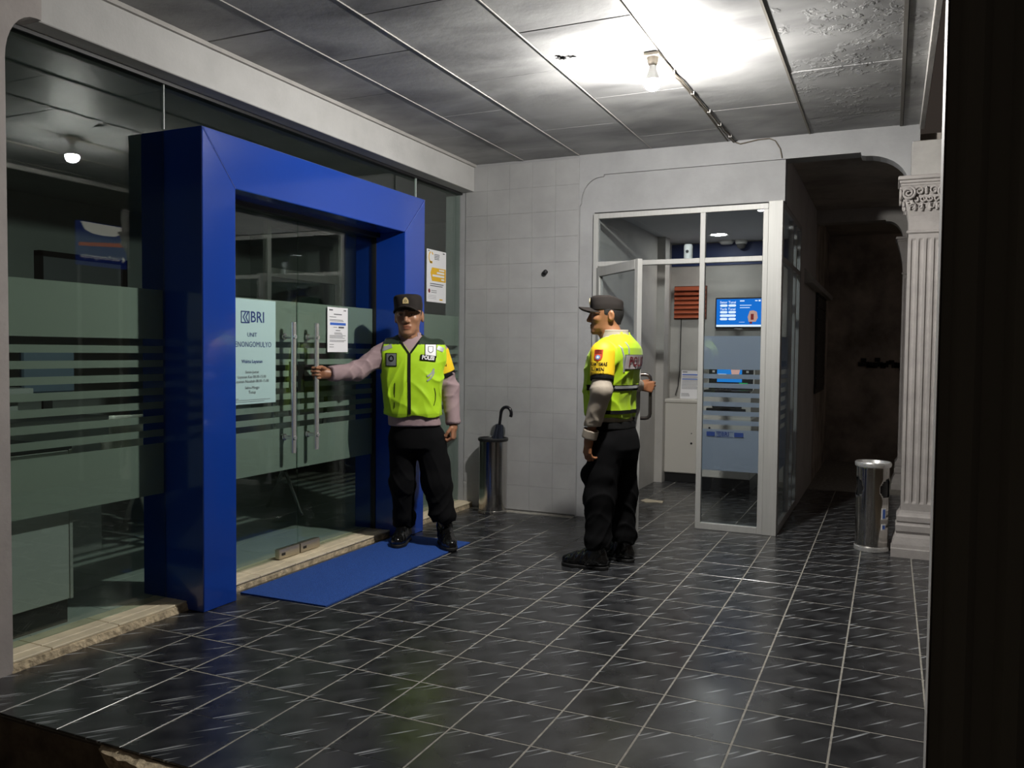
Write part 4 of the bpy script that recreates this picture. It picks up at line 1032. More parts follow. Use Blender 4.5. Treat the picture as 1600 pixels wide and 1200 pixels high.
def hand_field(W, d, n, side, curl, thumb, sc=1.0, spread=0.0):
    """W wrist, d wrist->knuckles, n palm normal; side=+1 right hand, -1 left; curl = per finger 3 joint angles; thumb=(in, bend)"""
    d = np.array(d, float); d /= np.linalg.norm(d); n = np.array(n, float); n -= d*(n@d); n /= np.linalg.norm(n)
    s = np.cross(d, n)*side; W = np.array(W, float); parts = []
    L = [(.040, .025, .020), (.043, .028, .021), (.040, .026, .020), (.032, .020, .017)]; off = (.030, .010, -.011, -.030); kn = (.088, .092, .088, .080)
    palm = []
    for i in range(4):
        b = W+s*off[i]*.55*sc; k = W+(d*kn[i]+s*off[i])*sc; palm.append((b, k, .0145*sc, .0115*sc))
        p = k; ang = 0; dirs = d+s*spread*(1.5-i)/1.5*.15; dirs /= np.linalg.norm(dirs); fp = [p]
        for j in range(3):
            ang += math.radians(curl[i][j]); v = dirs*math.cos(ang)+n*math.sin(ang); p = p+v*L[i][j]*sc; fp.append(p)
        parts.append((fp, [.0098*sc, .0088*sc, .0080*sc, .0068*sc]))
    tb = W+(d*.025+s*.028+n*.008)*sc; td = d*.75+s*.62*(1-thumb[0])+n*(.25+.75*thumb[0]); td /= np.linalg.norm(td)
    t1 = tb+td*.036*sc; td2 = td+d*.35-s*thumb[1]*.55+n*.2*thumb[1]; td2 /= np.linalg.norm(td2); t2 = t1+td2*.030*sc; td3 = td2-s*thumb[1]*.45; td3 /= np.linalg.norm(td3); t3 = t2+td3*.024*sc
    parts.append(([W+(d*.01+s*.015)*sc, tb, t1, t2, t3], [.014*sc, .0145*sc, .0112*sc, .0098*sc, .0075*sc]))
    pts = np.array([q for f_, _ in parts for q in f_]+[W, W-d*.08]); lo = pts.min(0)-.03; hi = pts.max(0)+.03
    def fn(P):
        D = None
        for (a, b, ra, rb) in palm:
            e = cap_(P, a, b, ra, rb); D = e if D is None else smin(D, e, .016)
        D = smin(D, cap_(P, W-d*.04, W+d*.02, .026*sc, .023*sc), .02)
        for fp, fr in parts: D = smin(D, chain(P, fp, fr, .003), .0035)
        return D
    return Field(fn, lo, hi, .0026), s
def head_parts(H, sc, yaw=0.0, tilt=0.0):
    H = V3(H); sc = V3(sc); RM = np.array((Matrix.Rotation(yaw, 3, 'Z') @ Matrix.Rotation(tilt, 3, 'Y')), F32)
    def q(P): return ((P-H)@RM)/sc
    def cran(P, o=0.0): return ell_(P, (0, -.006, .030), (.076+o, .092+o, .084+o))
    def fn(P):
        P = q(P)
        D = cran(P)
        face = loft_(P, [(-.118, 0, .062, .020, .020), (-.108, 0, .055, .036, .036), (-.085, 0, .040, .052, .052), (-.055, 0, .024, .062, .068), (-.02, 0, .010, .069, .082), (.02, 0, .002, .073, .090), (.05, 0, -.004, .075, .092)], 2.3)
        D = smin(D, face, .03)
        D = smin(D, cap_(P, (-.040, .080, .024), (.040, .080, .024), .011, .011), .018)
        D = smin(D, ell_(P, (.046, .060, -.026), (.022, .024, .020)), .02); D = smin(D, ell_(P, (-.046, .060, -.026), (.022, .024, .020)), .02)
        for sx in (1, -1): D = smax(D, -ell_(P, (sx*.033, .101, .004), (.021, .018, .011)), .012)
        for sx in (1, -1): D = smin(D, ell_(P, (sx*.033, .078, .000), (.017, .012, .011)), .004)
        D = smin(D, cap_(P, (0, .090, .012), (0, .110, -.034), .008, .0125), .012)
        for sx in (1, -1): D = smin(D, ell_(P, (sx*.0135, .098, -.040), (.010, .012, .008)), .008)
        D = smin(D, ell_(P, (0, .088, -.066), (.026, .013, .0075)), .008); D = smin(D, ell_(P, (0, .086, -.079), (.023, .013, .008)), .008)
        D = smax(D, -cap_(P, (-.023, .1025, -.0725), (.023, .1025, -.0725), .0032, .0032), .004)
        D = smin(D, ell_(P, (0, .074, -.104), (.024, .018, .015)), .016)
        for sx in (1, -1):
            e = ell_(P, (sx*.083, -.026, -.010), (.010, .019, .032)); e = smax(e, -ell_(P, (sx*.094, -.020, -.010), (.008, .010, .019)), .006); D = smin(D, e, .008)
        D = smin(D, cap_(P, (0, -.014, -.04), (0, -.030, -.20), .058, .062), .03)
        return D*float(min(sc))
    def hair(P):
        P = q(P); D = cran(P, .0085)
        D = smin(D, cap_(P, (0, -.040, -.01), (0, -.040, -.055), .056, .048), .03)
        D = np.maximum(D, P[..., 1]-(.020+.55*np.minimum(0, P[..., 2]+.005)*2.2)); D = np.maximum(D, -P[..., 2]-.060)
        e = np.minimum(ell_(P, (.086, -.024, -.012), (.022, .020, .034)), ell_(P, (-.086, -.024, -.012), (.022, .020, .034)))
        return np.maximum(D, -e)*float(min(sc))
    def crown(P):
        P = q(P); z = P[..., 2]
        T = [(.026, 0, -.002, .084, .101), (.06, 0, -.001, .086, .103), (.09, 0, .0, .0855, .102), (.105, 0, .0, .083, .099), (.114, 0, -.004, .074, .090), (.120, 0, -.008, .055, .07), (.1215, 0, -.008, .02, .03)]
        D = loft_(P, T, 2.5)+.0012*np.sin(P[..., 0]*55)*np.sin(z*70+1)
        D = smax(D, z-(.122-.40*np.maximum(0, -.005-P[..., 1])), .012)
        inner = loft_(P, [(.0, 0, -.002, .079, .096), (.05, 0, -.002, .079, .096)], 2.4)
        return np.maximum(D, -inner)*float(min(sc))
    def brim(P):
        P = q(P); x, y, z = P[..., 0], P[..., 1], P[..., 2]
        zz = .040-4.2*x*x+.06*(y-.09)
        D = np.abs(z-zz)-.0036
        out = (((np.abs(x)/.080)**2.4+(np.abs(y-.06)/.112)**2.4)**(1/2.4)-1)*.08
        inn = ((np.abs(x)/.086)**2.5+(np.abs(y+.006)/.108)**2.5)**(1/2.5)-1
        return np.maximum(np.maximum(D, out), -inn*.1-.004)*float(min(sc))
    return fn, hair, crown, brim, q, RM
class Surf:
    """lays patches, ribbons and lettering on a field's surface by marching along a direction"""
    def __init__(s, fn, o, u, v, dist=.25):
        s.fn = fn; s.o = np.array(o, float); s.u = np.array(u, float)/np.linalg.norm(u); s.v = np.array(v, float)/np.linalg.norm(v); s.n = np.cross(s.u, s.v); s.dist = dist
    def hit(s, A, off):
        A = np.array(A, float); P = s.o+A[:, :1]*s.u+A[:, 1:2]*s.v+s.n*s.dist; t = np.zeros(len(A))
        for _ in range(60):
            d = s.fn((P-s.n*t[:, None]).astype(F32)[None])[0]; t += np.clip(d*.7, -.01, .02)
        bad = np.abs(s.fn((P-s.n*t[:, None]).astype(F32)[None])[0]) > .006
        if bad.any() and (~bad).any(): t[bad] = np.max(t[~bad])
        return P-s.n*(t-off)[:, None]
    def patch(s, name, a0, a1, b0, b1, m, parent, off=.003, nu=8, nv=8, rot=0.0, shape=None):
        us = np.linspace(-1, 1, nu+1); vs = np.linspace(-1, 1, nv+1); ca, cb, wa, wb2 = (a0+a1)/2, (b0+b1)/2, (a1-a0)/2, (b1-b0)/2
        A = []
        for vv in vs:
            for uu in us:
                x, y = uu, vv
                if shape == 'disc': r_ = max(abs(uu), abs(vv)); l = math.hypot(uu, vv) or 1; x, y = uu/l*r_, vv/l*r_
                if shape == 'shield': x = uu*(1 if vv > -.2 else math.sqrt(max(0, 1-((-.2-vv)/.8)**2))*.98+.02)
                if shape == 'drop': x = uu*(1-.75*max(0, vv)**1.3)
                A.append((ca+x*wa*math.cos(rot)-y*wb2*math.sin(rot), cb+x*wa*math.sin(rot)+y*wb2*math.cos(rot)))
        return s.sheet(name, A, nu, nv, m, parent, off)
    def ribbon(s, name, path, w, m, parent, off=.003):
        path = np.array(path, float); n_ = len(path); t = np.gradient(path, axis=0); t /= np.linalg.norm(t, axis=1)[:, None]; nn = np.stack([-t[:, 1], t[:, 0]], 1)
        A = []
        for k in (-1, 1):
            A += [tuple(q) for q in path+nn*w/2*k]
        return s.sheet(name, A, n_-1, 1, m, parent, off)
    def sheet(s, name, A, nu, nv, m, parent, off):
        T = s.hit(A, off); B = s.hit(A, -.004); n_ = len(A); W_ = nu+1
        F = []
        for j in range(nv):
            for i in range(nu):
                a = j*W_+i; F.append((a, a+1, a+W_+1, a+W_)); F.append((n_+a, n_+a+W_, n_+a+W_+1, n_+a+1))
        bd = [i for i in range(nu)]+[j*W_+nu for j in range(nv)]+[nv*W_+i for i in range(nu, 0, -1)]+[j*W_ for j in range(nv, 0, -1)]
        for k in range(len(bd)): a, b = bd[k], bd[(k+1) % len(bd)]; F.append((a, a+n_, b+n_, b))
        o = np_mesh(name, np.concatenate([T, B]), np.array(F), m, parent)
        import bmesh
        bm = bmesh.new(); bm.from_mesh(o.data); bmesh.ops.recalc_face_normals(bm, faces=bm.faces); bm.to_mesh(o.data); bm.free(); smooth_by_angle(o.data, 50)
        return o
    def text(s, name, t, a, b, size, m, parent, off=.005, sx=1.0, rot=0.0, bold=0.0):
        v, f = text_verts(t, size, 'CENTER', bold); A = [(a+(q[0]*sx)*math.cos(rot)-q[1]*math.sin(rot), b+(q[0]*sx)*math.sin(rot)+q[1]*math.cos(rot)) for q in v]
        T = s.hit(A, off); me = bpy.data.meshes.new(name); me.from_pydata([tuple(q) for q in T], [], f); me.materials.append(m)
        o = bpy.data.objects.new(name, me); COL.objects.link(o); o.parent = parent; return o
def boot(name, ank, heel, toe, m, person, shaft=.20, gz=.0):
    """ank, heel, toe in plan; sole on the ground"""
    heel = np.array(heel+(0,), float); toe = np.array(toe+(0,), float); d = (toe-heel)/np.linalg.norm(toe-heel); L = np.linalg.norm(toe-heel); s = np.array([-d[1], d[0], 0])
    up = np.array([0, 0, 1.])
    def pt(t, z, o=0): return heel+d*L*t+up*(z+gz)+s*o
    a = np.array(ank, float)
    def fn(P):
        D = chain(P, [pt(.14, .052), pt(.45, .050), pt(.72, .040), pt(.87, .036)], [.040, .041, .042, .036], .03)
        D = smin(D, chain(P, [pt(.20, .07), tuple(.5*(pt(.24, .12)+a)), tuple(a+up*(shaft-a[2]+gz-.0))], [.042, .046, .052], .03), .03)
        D = smin(D, chain(P, [pt(.30, .10), pt(.62, .066)], [.042, .034], .02), .03)
        D = D+.0012*np.sin((P@V3(d))*170+P[..., 2]*90)
        return np.maximum(D, gz+.010-P[..., 2])
    pts = np.array([pt(0, 0), pt(1, .05), a+up*shaft, pt(0, .1)]); o = fmesh(name, Field(fn, pts.min(0)-.08, pts.max(0)+.07, .0045), LEATHER, person)
    def so(P):
        D2 = np.minimum(chain(P*V3((1, 1, 0)), [pt(.14, -gz), pt(.5, -gz), pt(.72, -gz), pt(.86, -gz)], [.043, .040, .046, .041], .03), 9)
        D = np.maximum(D2, np.abs(P[..., 2]-gz-.011)-.0105)
        arch = np.maximum(np.maximum((P-V3(heel))@V3(d)-L*.36, .30*L-(P-V3(heel))@V3(d)), P[..., 2]-gz-.008)
        return np.maximum(D, -arch)
    so_ = fmesh('sole', Field(so, pts.min(0)*V3((1, 1, 0))+V3((-.07, -.07, gz-.004)), np.maximum(pts.max(0)*V3((1, 1, 0))+V3((.07, .07, gz+.03)), 0*pts.max(0)-9), .004), SOLE, o)
    for k in range(4):   # laces
        c = pt(.36+.075*k, .115-.012*k-.004*k*k*.0)
        q = [c+s*.028-up*.012+d*.004, c+s*.012+up*.003, c-s*.012+up*.003, c-s*.028-up*.012+d*.004]
        g_ = G().tube(q, .0035, 6); l = g_.obj('lace', LEATHER, None, True); l.parent = o
    return o
def person(name, loc_, rotz, label, J):
    root = empty(name, loc_, label, 'person', None, None, rotz)
    H, hs = J['head'], J['hs']
    fh, hair, crown, brim, HQ, RM = head_parts(H, hs, J.get('yaw', 0), J.get('tilt', 0))
    Hn = V3(H); hsn = V3(hs)
    # ---------------- body: head, neck, hands and the figure under the clothes, one mesh
    Vs, Fs = [], []; nv = 0
    def addv(field):
        nonlocal nv
        v, f = nets(field); Vs.append(v); Fs.append(f+nv); nv += len(v)
    base = J['neck']
    def headneck(P): return smin(fh(P), cap_(P, tuple(Hn+V3((0, -.02, -.10))), base, .056, .066), .03)
    addv(Field(headneck, Hn+V3((-.145, -.145, -.24))*hsn, Hn+V3((.145, .145, .13))*hsn, .0035))
    for hf in J['hands']: addv(hf)
    core = J['core']
    addv(Field(core, *J['corebox'], .012))
    body = np_mesh('body', np.concatenate(Vs), np.concatenate(Fs), SKIN, root)
    P = vcoords(body); Q = HQ(P); tone = np.array(J['skin'])
    colr = np.tile(tone, (len(P), 1)).astype(F32)
    lip = (np.abs(Q[:, 2]+.0725) < .014-.25*np.abs(Q[:, 0])**1.0*.9) & (np.abs(Q[:, 0]) < .026) & (Q[:, 1] > .075); colr[lip] = tone*np.array([.72, .55, .55])
    brow = (np.abs(Q[:, 2]-.020-.10*(.03-np.abs(np.abs(Q[:, 0])-.035))) < .0045) & (np.abs(np.abs(Q[:, 0])-.034) < .020) & (Q[:, 1] > .05); colr[brow] = (.012, .010, .009)
    if J.get('moustache'):
        mo = (np.abs(Q[:, 2]+.057) < .0055) & (np.abs(Q[:, 0]) < .024) & (Q[:, 1] > .07); colr[mo] = tone*.22
    hand = P[:, 2] < J['handz']; colr[hand] = tone*np.array([1.06, .98, .95])
    paint(body, colr)
    def ec(sx): return Hn+RM@(V3((sx*.033, .085, -.001))*hsn)
    for sx in (1, -1):
        o = np_mesh('eye', *nets(Field(lambda P, sx=sx: ell_(HQ(P), (sx*.033, .0835, -.001), (.0135, .008, .0042)), ec(sx)-.019, ec(sx)+.019, .0012)), EYEW, body)
        np_mesh('iris', *nets(Field(lambda P, sx=sx: ell_(HQ(P), (sx*.033, .0875, -.001), (.0052, .0052, .0046)), ec(sx)-.013, ec(sx)+.013, .001)), IRIS, o)
    fmesh('hair', Field(hair, Hn+V3((-.13, -.135, -.075))*hsn, Hn+V3((.13, .09, .07))*hsn, .004), HAIR, root)
    cp_ = fmesh('cap', Field(crown, Hn+V3((-.13, -.135, .005))*hsn, Hn+V3((.13, .13, .145))*hsn, .0035), CAPM, root)
    fmesh('brim', Field(brim, Hn+V3((-.17, .0, -.02))*hsn, Hn+V3((.17, .20, .075))*hsn, .0024), CAPM, cp_)
    sf = Surf(crown, tuple(Hn+RM@(V3((0, .10, .078))*hsn)), tuple(RM@V3((-1, 0, 0))), tuple(RM@V3((0, 0, 1))), .1)
    bd = sf.patch('badge', -.019, .019, -.018, .022, GOLD, cp_, .004, 8, 8, 0, 'drop')
    sf.patch('badge_centre', -.008, .008, -.010, .006, CAPM, bd, .0055, 6, 6, 0, 'disc'); sf.patch('badge_boss', -.0045, .0045, -.007, .003, GOLD, bd, .0065, 4, 4, 0, 'disc')
    return root
def grip(k): return [(58+k, 78, 42), (60+k, 80, 42), (62+k, 80, 42), (64+k, 80, 40)]
RELAX = [(22, 30, 18), (28, 36, 22), (32, 40, 24), (36, 42, 24)]
FIST = [(62, 70, 40), (66, 74, 40), (70, 76, 40), (72, 76, 40)]
def cut(P, w, d, o=0.0): return (P-V3(w))@V3(np.array(d, float)/np.linalg.norm(d))-o
def unit(a): a = np.array(a, float); return a/np.linalg.norm(a)

def dress(root, T, arms, legs, pel, vestspec, cols, hemz, neckc, J):
    """shirt with collar, vest, trousers; returns the fields needed for the patches"""
    T = [tuple(r) for r in T]
    def torso(P, o=0.0): return loft_(P, [(r[0], r[1], r[2], r[3]+o, r[4]+o) for r in T], 2.5)
    def sleeve(P, i, o=0.0):
        A = arms[i]; D = chain(P, [A['s'], A['e'], A['w']], [A['r'][0]+o, A['r'][1]+o, A['r'][2]+o], .03)
        return D
    def shirt(P):
        D = torso(P)
        for i, A in enumerate(arms):
            s_d = sleeve(P, i); dv_ = unit(np.array(A['w'])-np.array(A['e'])); s_d = s_d+folds(P, .009, 95, 7+i, [(1, .4, .9), (.3, 1, -.8), (.2, .1, 1)])*.8
            s_d = np.maximum(s_d, cut(P, A['w'], dv_, .002)); D = smin(D, s_d, .035)
        D = D+wrinkle(P, .0012, 40, 3)
        return np.maximum(D, hemz-P[..., 2])
    pts = np.array([q for A in arms for q in (A['s'], A['e'], A['w'])]+[(T[0][1]-.2, -.16, hemz), (T[0][1]+.2, .16, 1.44)])
    so = fmesh('shirt', Field(shirt, pts.min(0)-.085, pts.max(0)+.085, .007), cols['shirt'], root)
    nc = np.array(neckc, float)
    def collar(P):
        q = P-V3(nc); r = np.sqrt(q[..., 0]**2+(q[..., 1]*.95)**2); z = q[..., 2]
        rr = .071+.22*np.maximum(0, .02-z)
        D = np.maximum(np.abs(r-rr)-.0035, np.abs(z-.001)-.034)
        D = np.maximum(D, (q[..., 1]-.02)*1.0-.9*np.abs(q[..., 0])+.012+.0*z)
        return D
    fmesh('collar', Field(collar, nc+V3((-.11, -.11, -.045)), nc+V3((.11, .11, .05)), .0035), cols['shirt'], so)
    for A in arms:     # stitched cuffs
        dv_ = unit(np.array(A['w'])-np.array(A['e']))
        def cuff(P, A=A, dv_=dv_):
            D = cap_(P, tuple(np.array(A['w'])-dv_*.08), A['w'], A['r'][2]-.001, A['r'][2]-.0025)
            D = np.maximum(D, cut(P, A['w'], dv_, .006)); D = np.maximum(D, -cut(P, A['w'], dv_, -.05))
            return np.maximum(D, -cap_(P, tuple(np.array(A['w'])-dv_*.1), tuple(np.array(A['w'])+dv_*.05), .040, .036))
        c = np.array(A['w']); fmesh('cuff', Field(cuff, c-.10, c+.10, .005), cols['shirt'], so)
    zb, zv, xv, slope, wt = vestspec
    def vest(P):
        D = torso(P)
        for i, A in enumerate(arms): D = smin(D, cap_(P, A['s'], tuple(np.array(A['s'])*.85+np.array(A['e'])*.15), A['r'][0], A['r'][0]), .035)
        D = D-.0145
        D = D+folds(P, .0085, 56, cols.get('seed', 21), [(.9, .2, .5), (-.6, .2, 1), (1, .3, .1)])*np.clip((1.30-P[..., 2])*6, .0, 1)-.004*np.exp(-((P[..., 2]-zb-.03)/.03)**2)
        D = np.maximum(D, zb-P[..., 2]+.008*np.sin(P[..., 0]*30))
        w = np.interp(P[..., 2], [r[0] for r in wt], [r[1] for r in wt]); D = smax(D, np.abs(P[..., 0]-T[0][1]-(xv-T[0][1])*.3)-w, .012)
        Vv = (P[..., 2]-zv)*slope-np.abs(P[..., 0]-xv); D = np.maximum(D, np.minimum(Vv, P[..., 1]-nc[1]))
        D = np.maximum(D, -cap_(P, tuple(nc-V3((0, .0, .03))), tuple(nc+V3((0, 0, .1))), .084, .092))
        return D
    cx = T[0][1]
    vo = fmesh('vest', Field(vest, (cx-.26, -.20, zb-.02), (cx+.26, .20, 1.45), .005), VESTM, root)
    P = vcoords(vo); c = np.tile(np.array(cols['vest']), (len(P), 1)); yk = cols.get('yoke')
    if yk: c[P[:, 2] > yk] = (.010, .022, .010)
    c[(P[:, 2] < zb+.018)] *= .8; paint(vo, c)
    def trousers(P):
        D = loft_(P, pel, 2.4)
        for i, L in enumerate(legs):
            e = chain(P, L['p'], L['r'], .05); e = e+folds(P, .0080, 80, 31+i, [(.75, .3, .8), (-.8, .5, .6), (.5, .9, .3)])*np.clip((.85-P[..., 2])*2.0, 0, 1.15)
            for (c0, r0) in L.get('pocket', []): e = smin(e, ell_(P, c0, r0), .02)
            e = e-.010*np.exp(-((P[..., 2]-L['cut']-.05)/.035)**2)
            e = np.maximum(e, L['cut']+.012*np.sin(P[..., 0]*60+i)-P[..., 2]); D = smin(D, e, .028) if i == 0 else smin(D, e, .02)
        return D
    pp = np.array([q for L in legs for q in L['p']])
    tr = fmesh('trousers', Field(trousers, pp.min(0)-.17, np.array([pp.max(0)[0]+.17, pp.max(0)[1]+.19, pel[-1][0]+.01]), .0065), TROUS, root)
    return vest, vo, shirt, so, sleeve, tr
def armband(root, sleeve, i, A, t0, t1, so, shirtcol):
    s, e = np.array(A['s'], float), np.array(A['e'], float); d = unit(e-s); L = np.linalg.norm(e-s); a = s+d*L*t0; b = s+d*L*t1
    def band(P):
        D = sleeve(P, i, .009); D = np.maximum(D, -cut(P, a, d)); D = np.maximum(D, cut(P, b, d)); return D
    lo = np.minimum(a, b)-.10; hi = np.maximum(a, b)+.10
    o = fmesh('armband', Field(band, lo, hi, .0045), YEL, so)
    def strap(P):
        D = sleeve(P, i, .007); D = np.maximum(D, -cut(P, b, d)); D = np.maximum(D, cut(P, b, d, .026)); return D
    fmesh('armband_strap', Field(strap, lo-.03, hi+.03, .005), BLK, so)
    return o, band
def local(root_loc, rotz, w):
    q = Vector(w)-Vector(root_loc); c, s = math.cos(-rotz), math.sin(-rotz); return (q.x*c-q.y*s, q.x*s+q.y*c, q.z)

# ------------------------------------------------------------------ officer at the glass door
L1, R1 = (-1.46, 1.98, 0), math.radians(210)
B1 = local(L1, R1, (XG+.074, SEAM+.002+.085, 1.156))
d1 = unit((.85, .42, .04)); n1 = unit((-.42, .85, 0)); W1 = tuple(np.array(B1)-d1*.083-n1*.031)
arms1 = [dict(s=(.235, -.01, 1.300), e=(.43, .075, 1.165), w=tuple(np.array(W1)-d1*.012), r=(.068, .060, .047)),
         dict(s=(-.085, -.01, 1.300), e=(-.172, -.035, 1.050), w=(-.196, .01, .818), r=(.068, .060, .049))]
hR, _ = hand_field(W1, d1, n1, 1, grip(0), (.55, .5), 1.0)
hL, _ = hand_field((-.198, .012, .812), (.02, .10, -1), (.85, -.25, 0), -1, FIST, (.35, .8), 1.0)
T1 = [(.60, .050, 0, .176, .134), (.80, .056, .0, .176, .134), (.90, .070, .005, .166, .132), (1.0, .078, .008, .172, .130), (1.10, .077, .006, .184, .126), (1.22, .075, .0, .196, .118), (1.29, .075, -.005, .198, .108), (1.335, .078, -.010, .180, .094), (1.365, .085, -.014, .128, .083), (1.39, .09, -.018, .088, .072), (1.41, .093, -.02, .066, .062)]
legs1 = [dict(p=[(.130, -.01, .715), (.140, -.02, .42), (.125, -.085, .13)], r=[.102, .078, .070], cut=.125),
         dict(p=[(-.045, 0, .715), (-.090, .02, .42), (-.135, .035, .20)], r=[.104, .092, .080], cut=.165, pocket=[((-.145, .0, .53), (.035, .075, .085))])]
pel1 = [(.66, .05, 0, .150, .118), (.72, .05, 0, .165, .122), (.80, .055, 0, .160, .122), (.87, .06, 0, .150, .115)]
def core1(P):
    D = loft_(P, [(.70, .05, 0, .12, .08), (1.0, .077, 0, .12, .085), (1.25, .077, -.01, .14, .075), (1.34, .085, -.015, .09, .055)], 2.2)
    for A in arms1: D = smin(D, chain(P, [A['s'], A['e'], A['w']], [.042, .033, .026]), .03)
    for L in legs1: D = smin(D, chain(P, L['p'], [.075, .052, .045]), .03)
    return D
J1 = dict(head=(.103, .02, 1.532), hs=(1.07, 1.05, 1.14), neck=(.093, -.03, 1.33), hands=[hR, hL], core=core1, corebox=((-.30, -.25, .08), (.70, .36, 1.40)), skin=(.30, .150, .084), handz=1.25, yaw=math.radians(-7), tilt=math.radians(2))
p1 = person('person', L1, R1, 'officer in a lime vest and black cap holding the glass door handle', J1)
SH1 = mat('mauve_shirt', (.30, .215, .225), .75, spec=.25)
vest1, vo1, shirt1, so1, sl1, tr1 = dress(p1, T1, arms1, legs1, pel1, (.872, 1.288, .092, .72, [(.8, .4), (1.08, .4), (1.15, .215), (1.30, .209), (1.40, .19)]), dict(shirt=SH1, vest=(.38, .62, .012), yoke=1.340), .808, (.095, -.012, 1.385), J1)
boot('boot', (.123, -.088, .15), (.113, -.155), (.175, .105), LEATHER, p1, .20, .0088)
boot('boot', (-.140, .020, .15), (-.130, -.058), (-.190, .210), LEATHER, p1, .21, .0088)
sf = Surf(vest1, (0, 0, 0), (-1, 0, 0), (0, 0, 1), .30)       # reading coordinate a = -X
zs = np.linspace(.874, 1.285, 24); sf.ribbon('zipper', [(-.092+.002*math.sin(z*9), z) for z in zs], .019, BLK, vo1, .004)
sf.ribbon('neck_trim', [(-.092-.72*(z-1.288)-.009, z) for z in np.linspace(1.284, 1.362, 10)], .012, BLK, vo1, .004); sf.ribbon('neck_trim', [(-.092+.72*(z-1.288)+.009, z) for z in np.linspace(1.284, 1.362, 10)], .012, BLK, vo1, .004)
pt = sf.patch('chest_patch', -.246, -.174, 1.198, 1.284, BLK, vo1, .004); q = sf.patch('patch_face', -.241, -.179, 1.203, 1.279, GREYPT, pt, .0055)
sf.patch('patch_emblem', -.228, -.192, 1.228, 1.270, BLK, q, .007, 6, 6, 0, 'disc'); sf.patch('patch_emblem', -.219, -.201, 1.238, 1.262, GREYPT, q, .008, 6, 6, 0, 'drop')
em1 = sf.patch('chest_emblem', .006, .082, 1.255, 1.345, BLK, vo1, .004); q = sf.patch('emblem_face', .010, .078, 1.259, 1.341, WHITEPT, em1, .0055)
sf.patch('emblem_shield', .026, .062, 1.285, 1.330, GREYPT, q, .007, 6, 6, 0, 'shield'); sf.patch('emblem_shield', .031, .057, 1.291, 1.326, WHITEPT, q, .008, 6, 6, 0, 'shield')
pl = sf.patch('name_band', -.022, .078, 1.236, 1.272, BLK, vo1, .0075, 10, 4, -.10); sf.text('lettering', 'POLISI', .028, 1.254, .036, WHITEPT, pl, .0105, .80, -.10, .0014)
sf.patch('reflective_strip', -.275, -.205, 1.305, 1.332, SILVER, vo1, .004, 8, 4, .35); sf.patch('reflective_strip', .086, .130, 1.300, 1.328, SILVER, vo1, .004, 8, 4, -.42)
sf.ribbon('reflective_mark', [(.022, 1.135), (.04, 1.145), (.058, 1.165), (.066, 1.185)], .012, SILVER, vo1, .0045); sf.ribbon('reflective_mark', [(.022, 1.105), (.04, 1.118), (.058, 1.140), (.068, 1.165)], .010, SILVER, vo1, .0045)
sf.ribbon('pocket_seam', [(.070, 1.06), (.078, 1.02), (.076, .98), (.066, .945)], .004, BLK, vo1, .004); sf.ribbon('pocket_seam', [(-.185, 1.09), (-.187, 1.02), (-.187, .93)], .004, BLK, vo1, .003)
ab, bandf = armband(p1, sl1, 1, arms1[1], .02, .58, so1, SH1)
sfa = Surf(bandf, (-.14, 0, 1.22), (-.80, .60, 0), (0, 0, 1), .16)
sfa.text('armband_lettering', 'KAMTIBMAS', 0, .012, .020, BLK, ab, .003, .60); sfa.text('armband_lettering', 'ELEMEN', 0, -.014, .024, BLK, ab, .003, .9)
sfc = Surf(lambda P: cap_(P, (.095, -.012, 1.33), (.095, -.012, 1.43), .080, .070), (0, 0, 0), (-1, 0, 0), (0, 0, 1), .3)
sfc.patch('collar_pin', -.040, -.022, 1.366, 1.386, WHITEPT, so1, .010, 3, 3, -.3)

# ------------------------------------------------------------------ officer at the booth door
L2, R2_ = (-.198, 2.12, 0), math.radians(84)
hx = DL-.026+.05; e_ = dv/DL; nn_ = Vector((-e_.y, e_.x, 0))
BW = Vector((HX, HY, 0))+e_*hx+nn_*.082; BW.z = 1.065
B2 = local(L2, R2_, BW)
d2 = unit((.55, -.78, -.08)); n2 = unit((.78, .55, 0)); W2 = tuple(np.array(B2)-d2*.083-n2*.030)
arms2 = [dict(s=(.175, -.03, 1.295), e=(.41, .085, 1.10), w=tuple(np.array(W2)-d2*.012), r=(.068, .056, .046)),
         dict(s=(-.190, -.015, 1.295), e=(-.240, -.030, 1.075), w=(-.228, .050, .795), r=(.068, .060, .049))]
hR2, _ = hand_field(W2, d2, n2, 1, grip(0), (.55, .5), 1.0)
hL2, _ = hand_field((-.228, .053, .785), (.06, .14, -1), (.75, -.55, 0), -1, RELAX, (.25, .5), 1.0, .5)
T2 = [(.62, 0, .0, .165, .118), (.80, 0, .005, .165, .122), (.90, 0, .012, .165, .118), (1.0, 0, .018, .172, .126), (1.10, 0, .016, .180, .134), (1.20, 0, .006, .188, .138), (1.28, 0, -.008, .190, .132), (1.33, 0, -.020, .172, .118), (1.36, 0, -.026, .132, .098), (1.39, 0, -.022, .092, .078), (1.415, 0, -.015, .066, .066)]
legs2 = [dict(p=[(.085, -.02, .735), (.088, -.035, .42), (.082, -.050, .12)], r=[.108, .086, .070], cut=.118),
         dict(p=[(-.090, .0, .735), (-.130, .022, .42), (-.172, .012, .12)], r=[.108, .090, .072], cut=.125, pocket=[((-.165, .03, .56), (.045, .105, .085))])]
pel2 = [(.66, 0, -.02, .150, .125), (.72, 0, -.025, .165, .135), (.80, 0, -.015, .165, .128), (.885, 0, .008, .162, .120)]
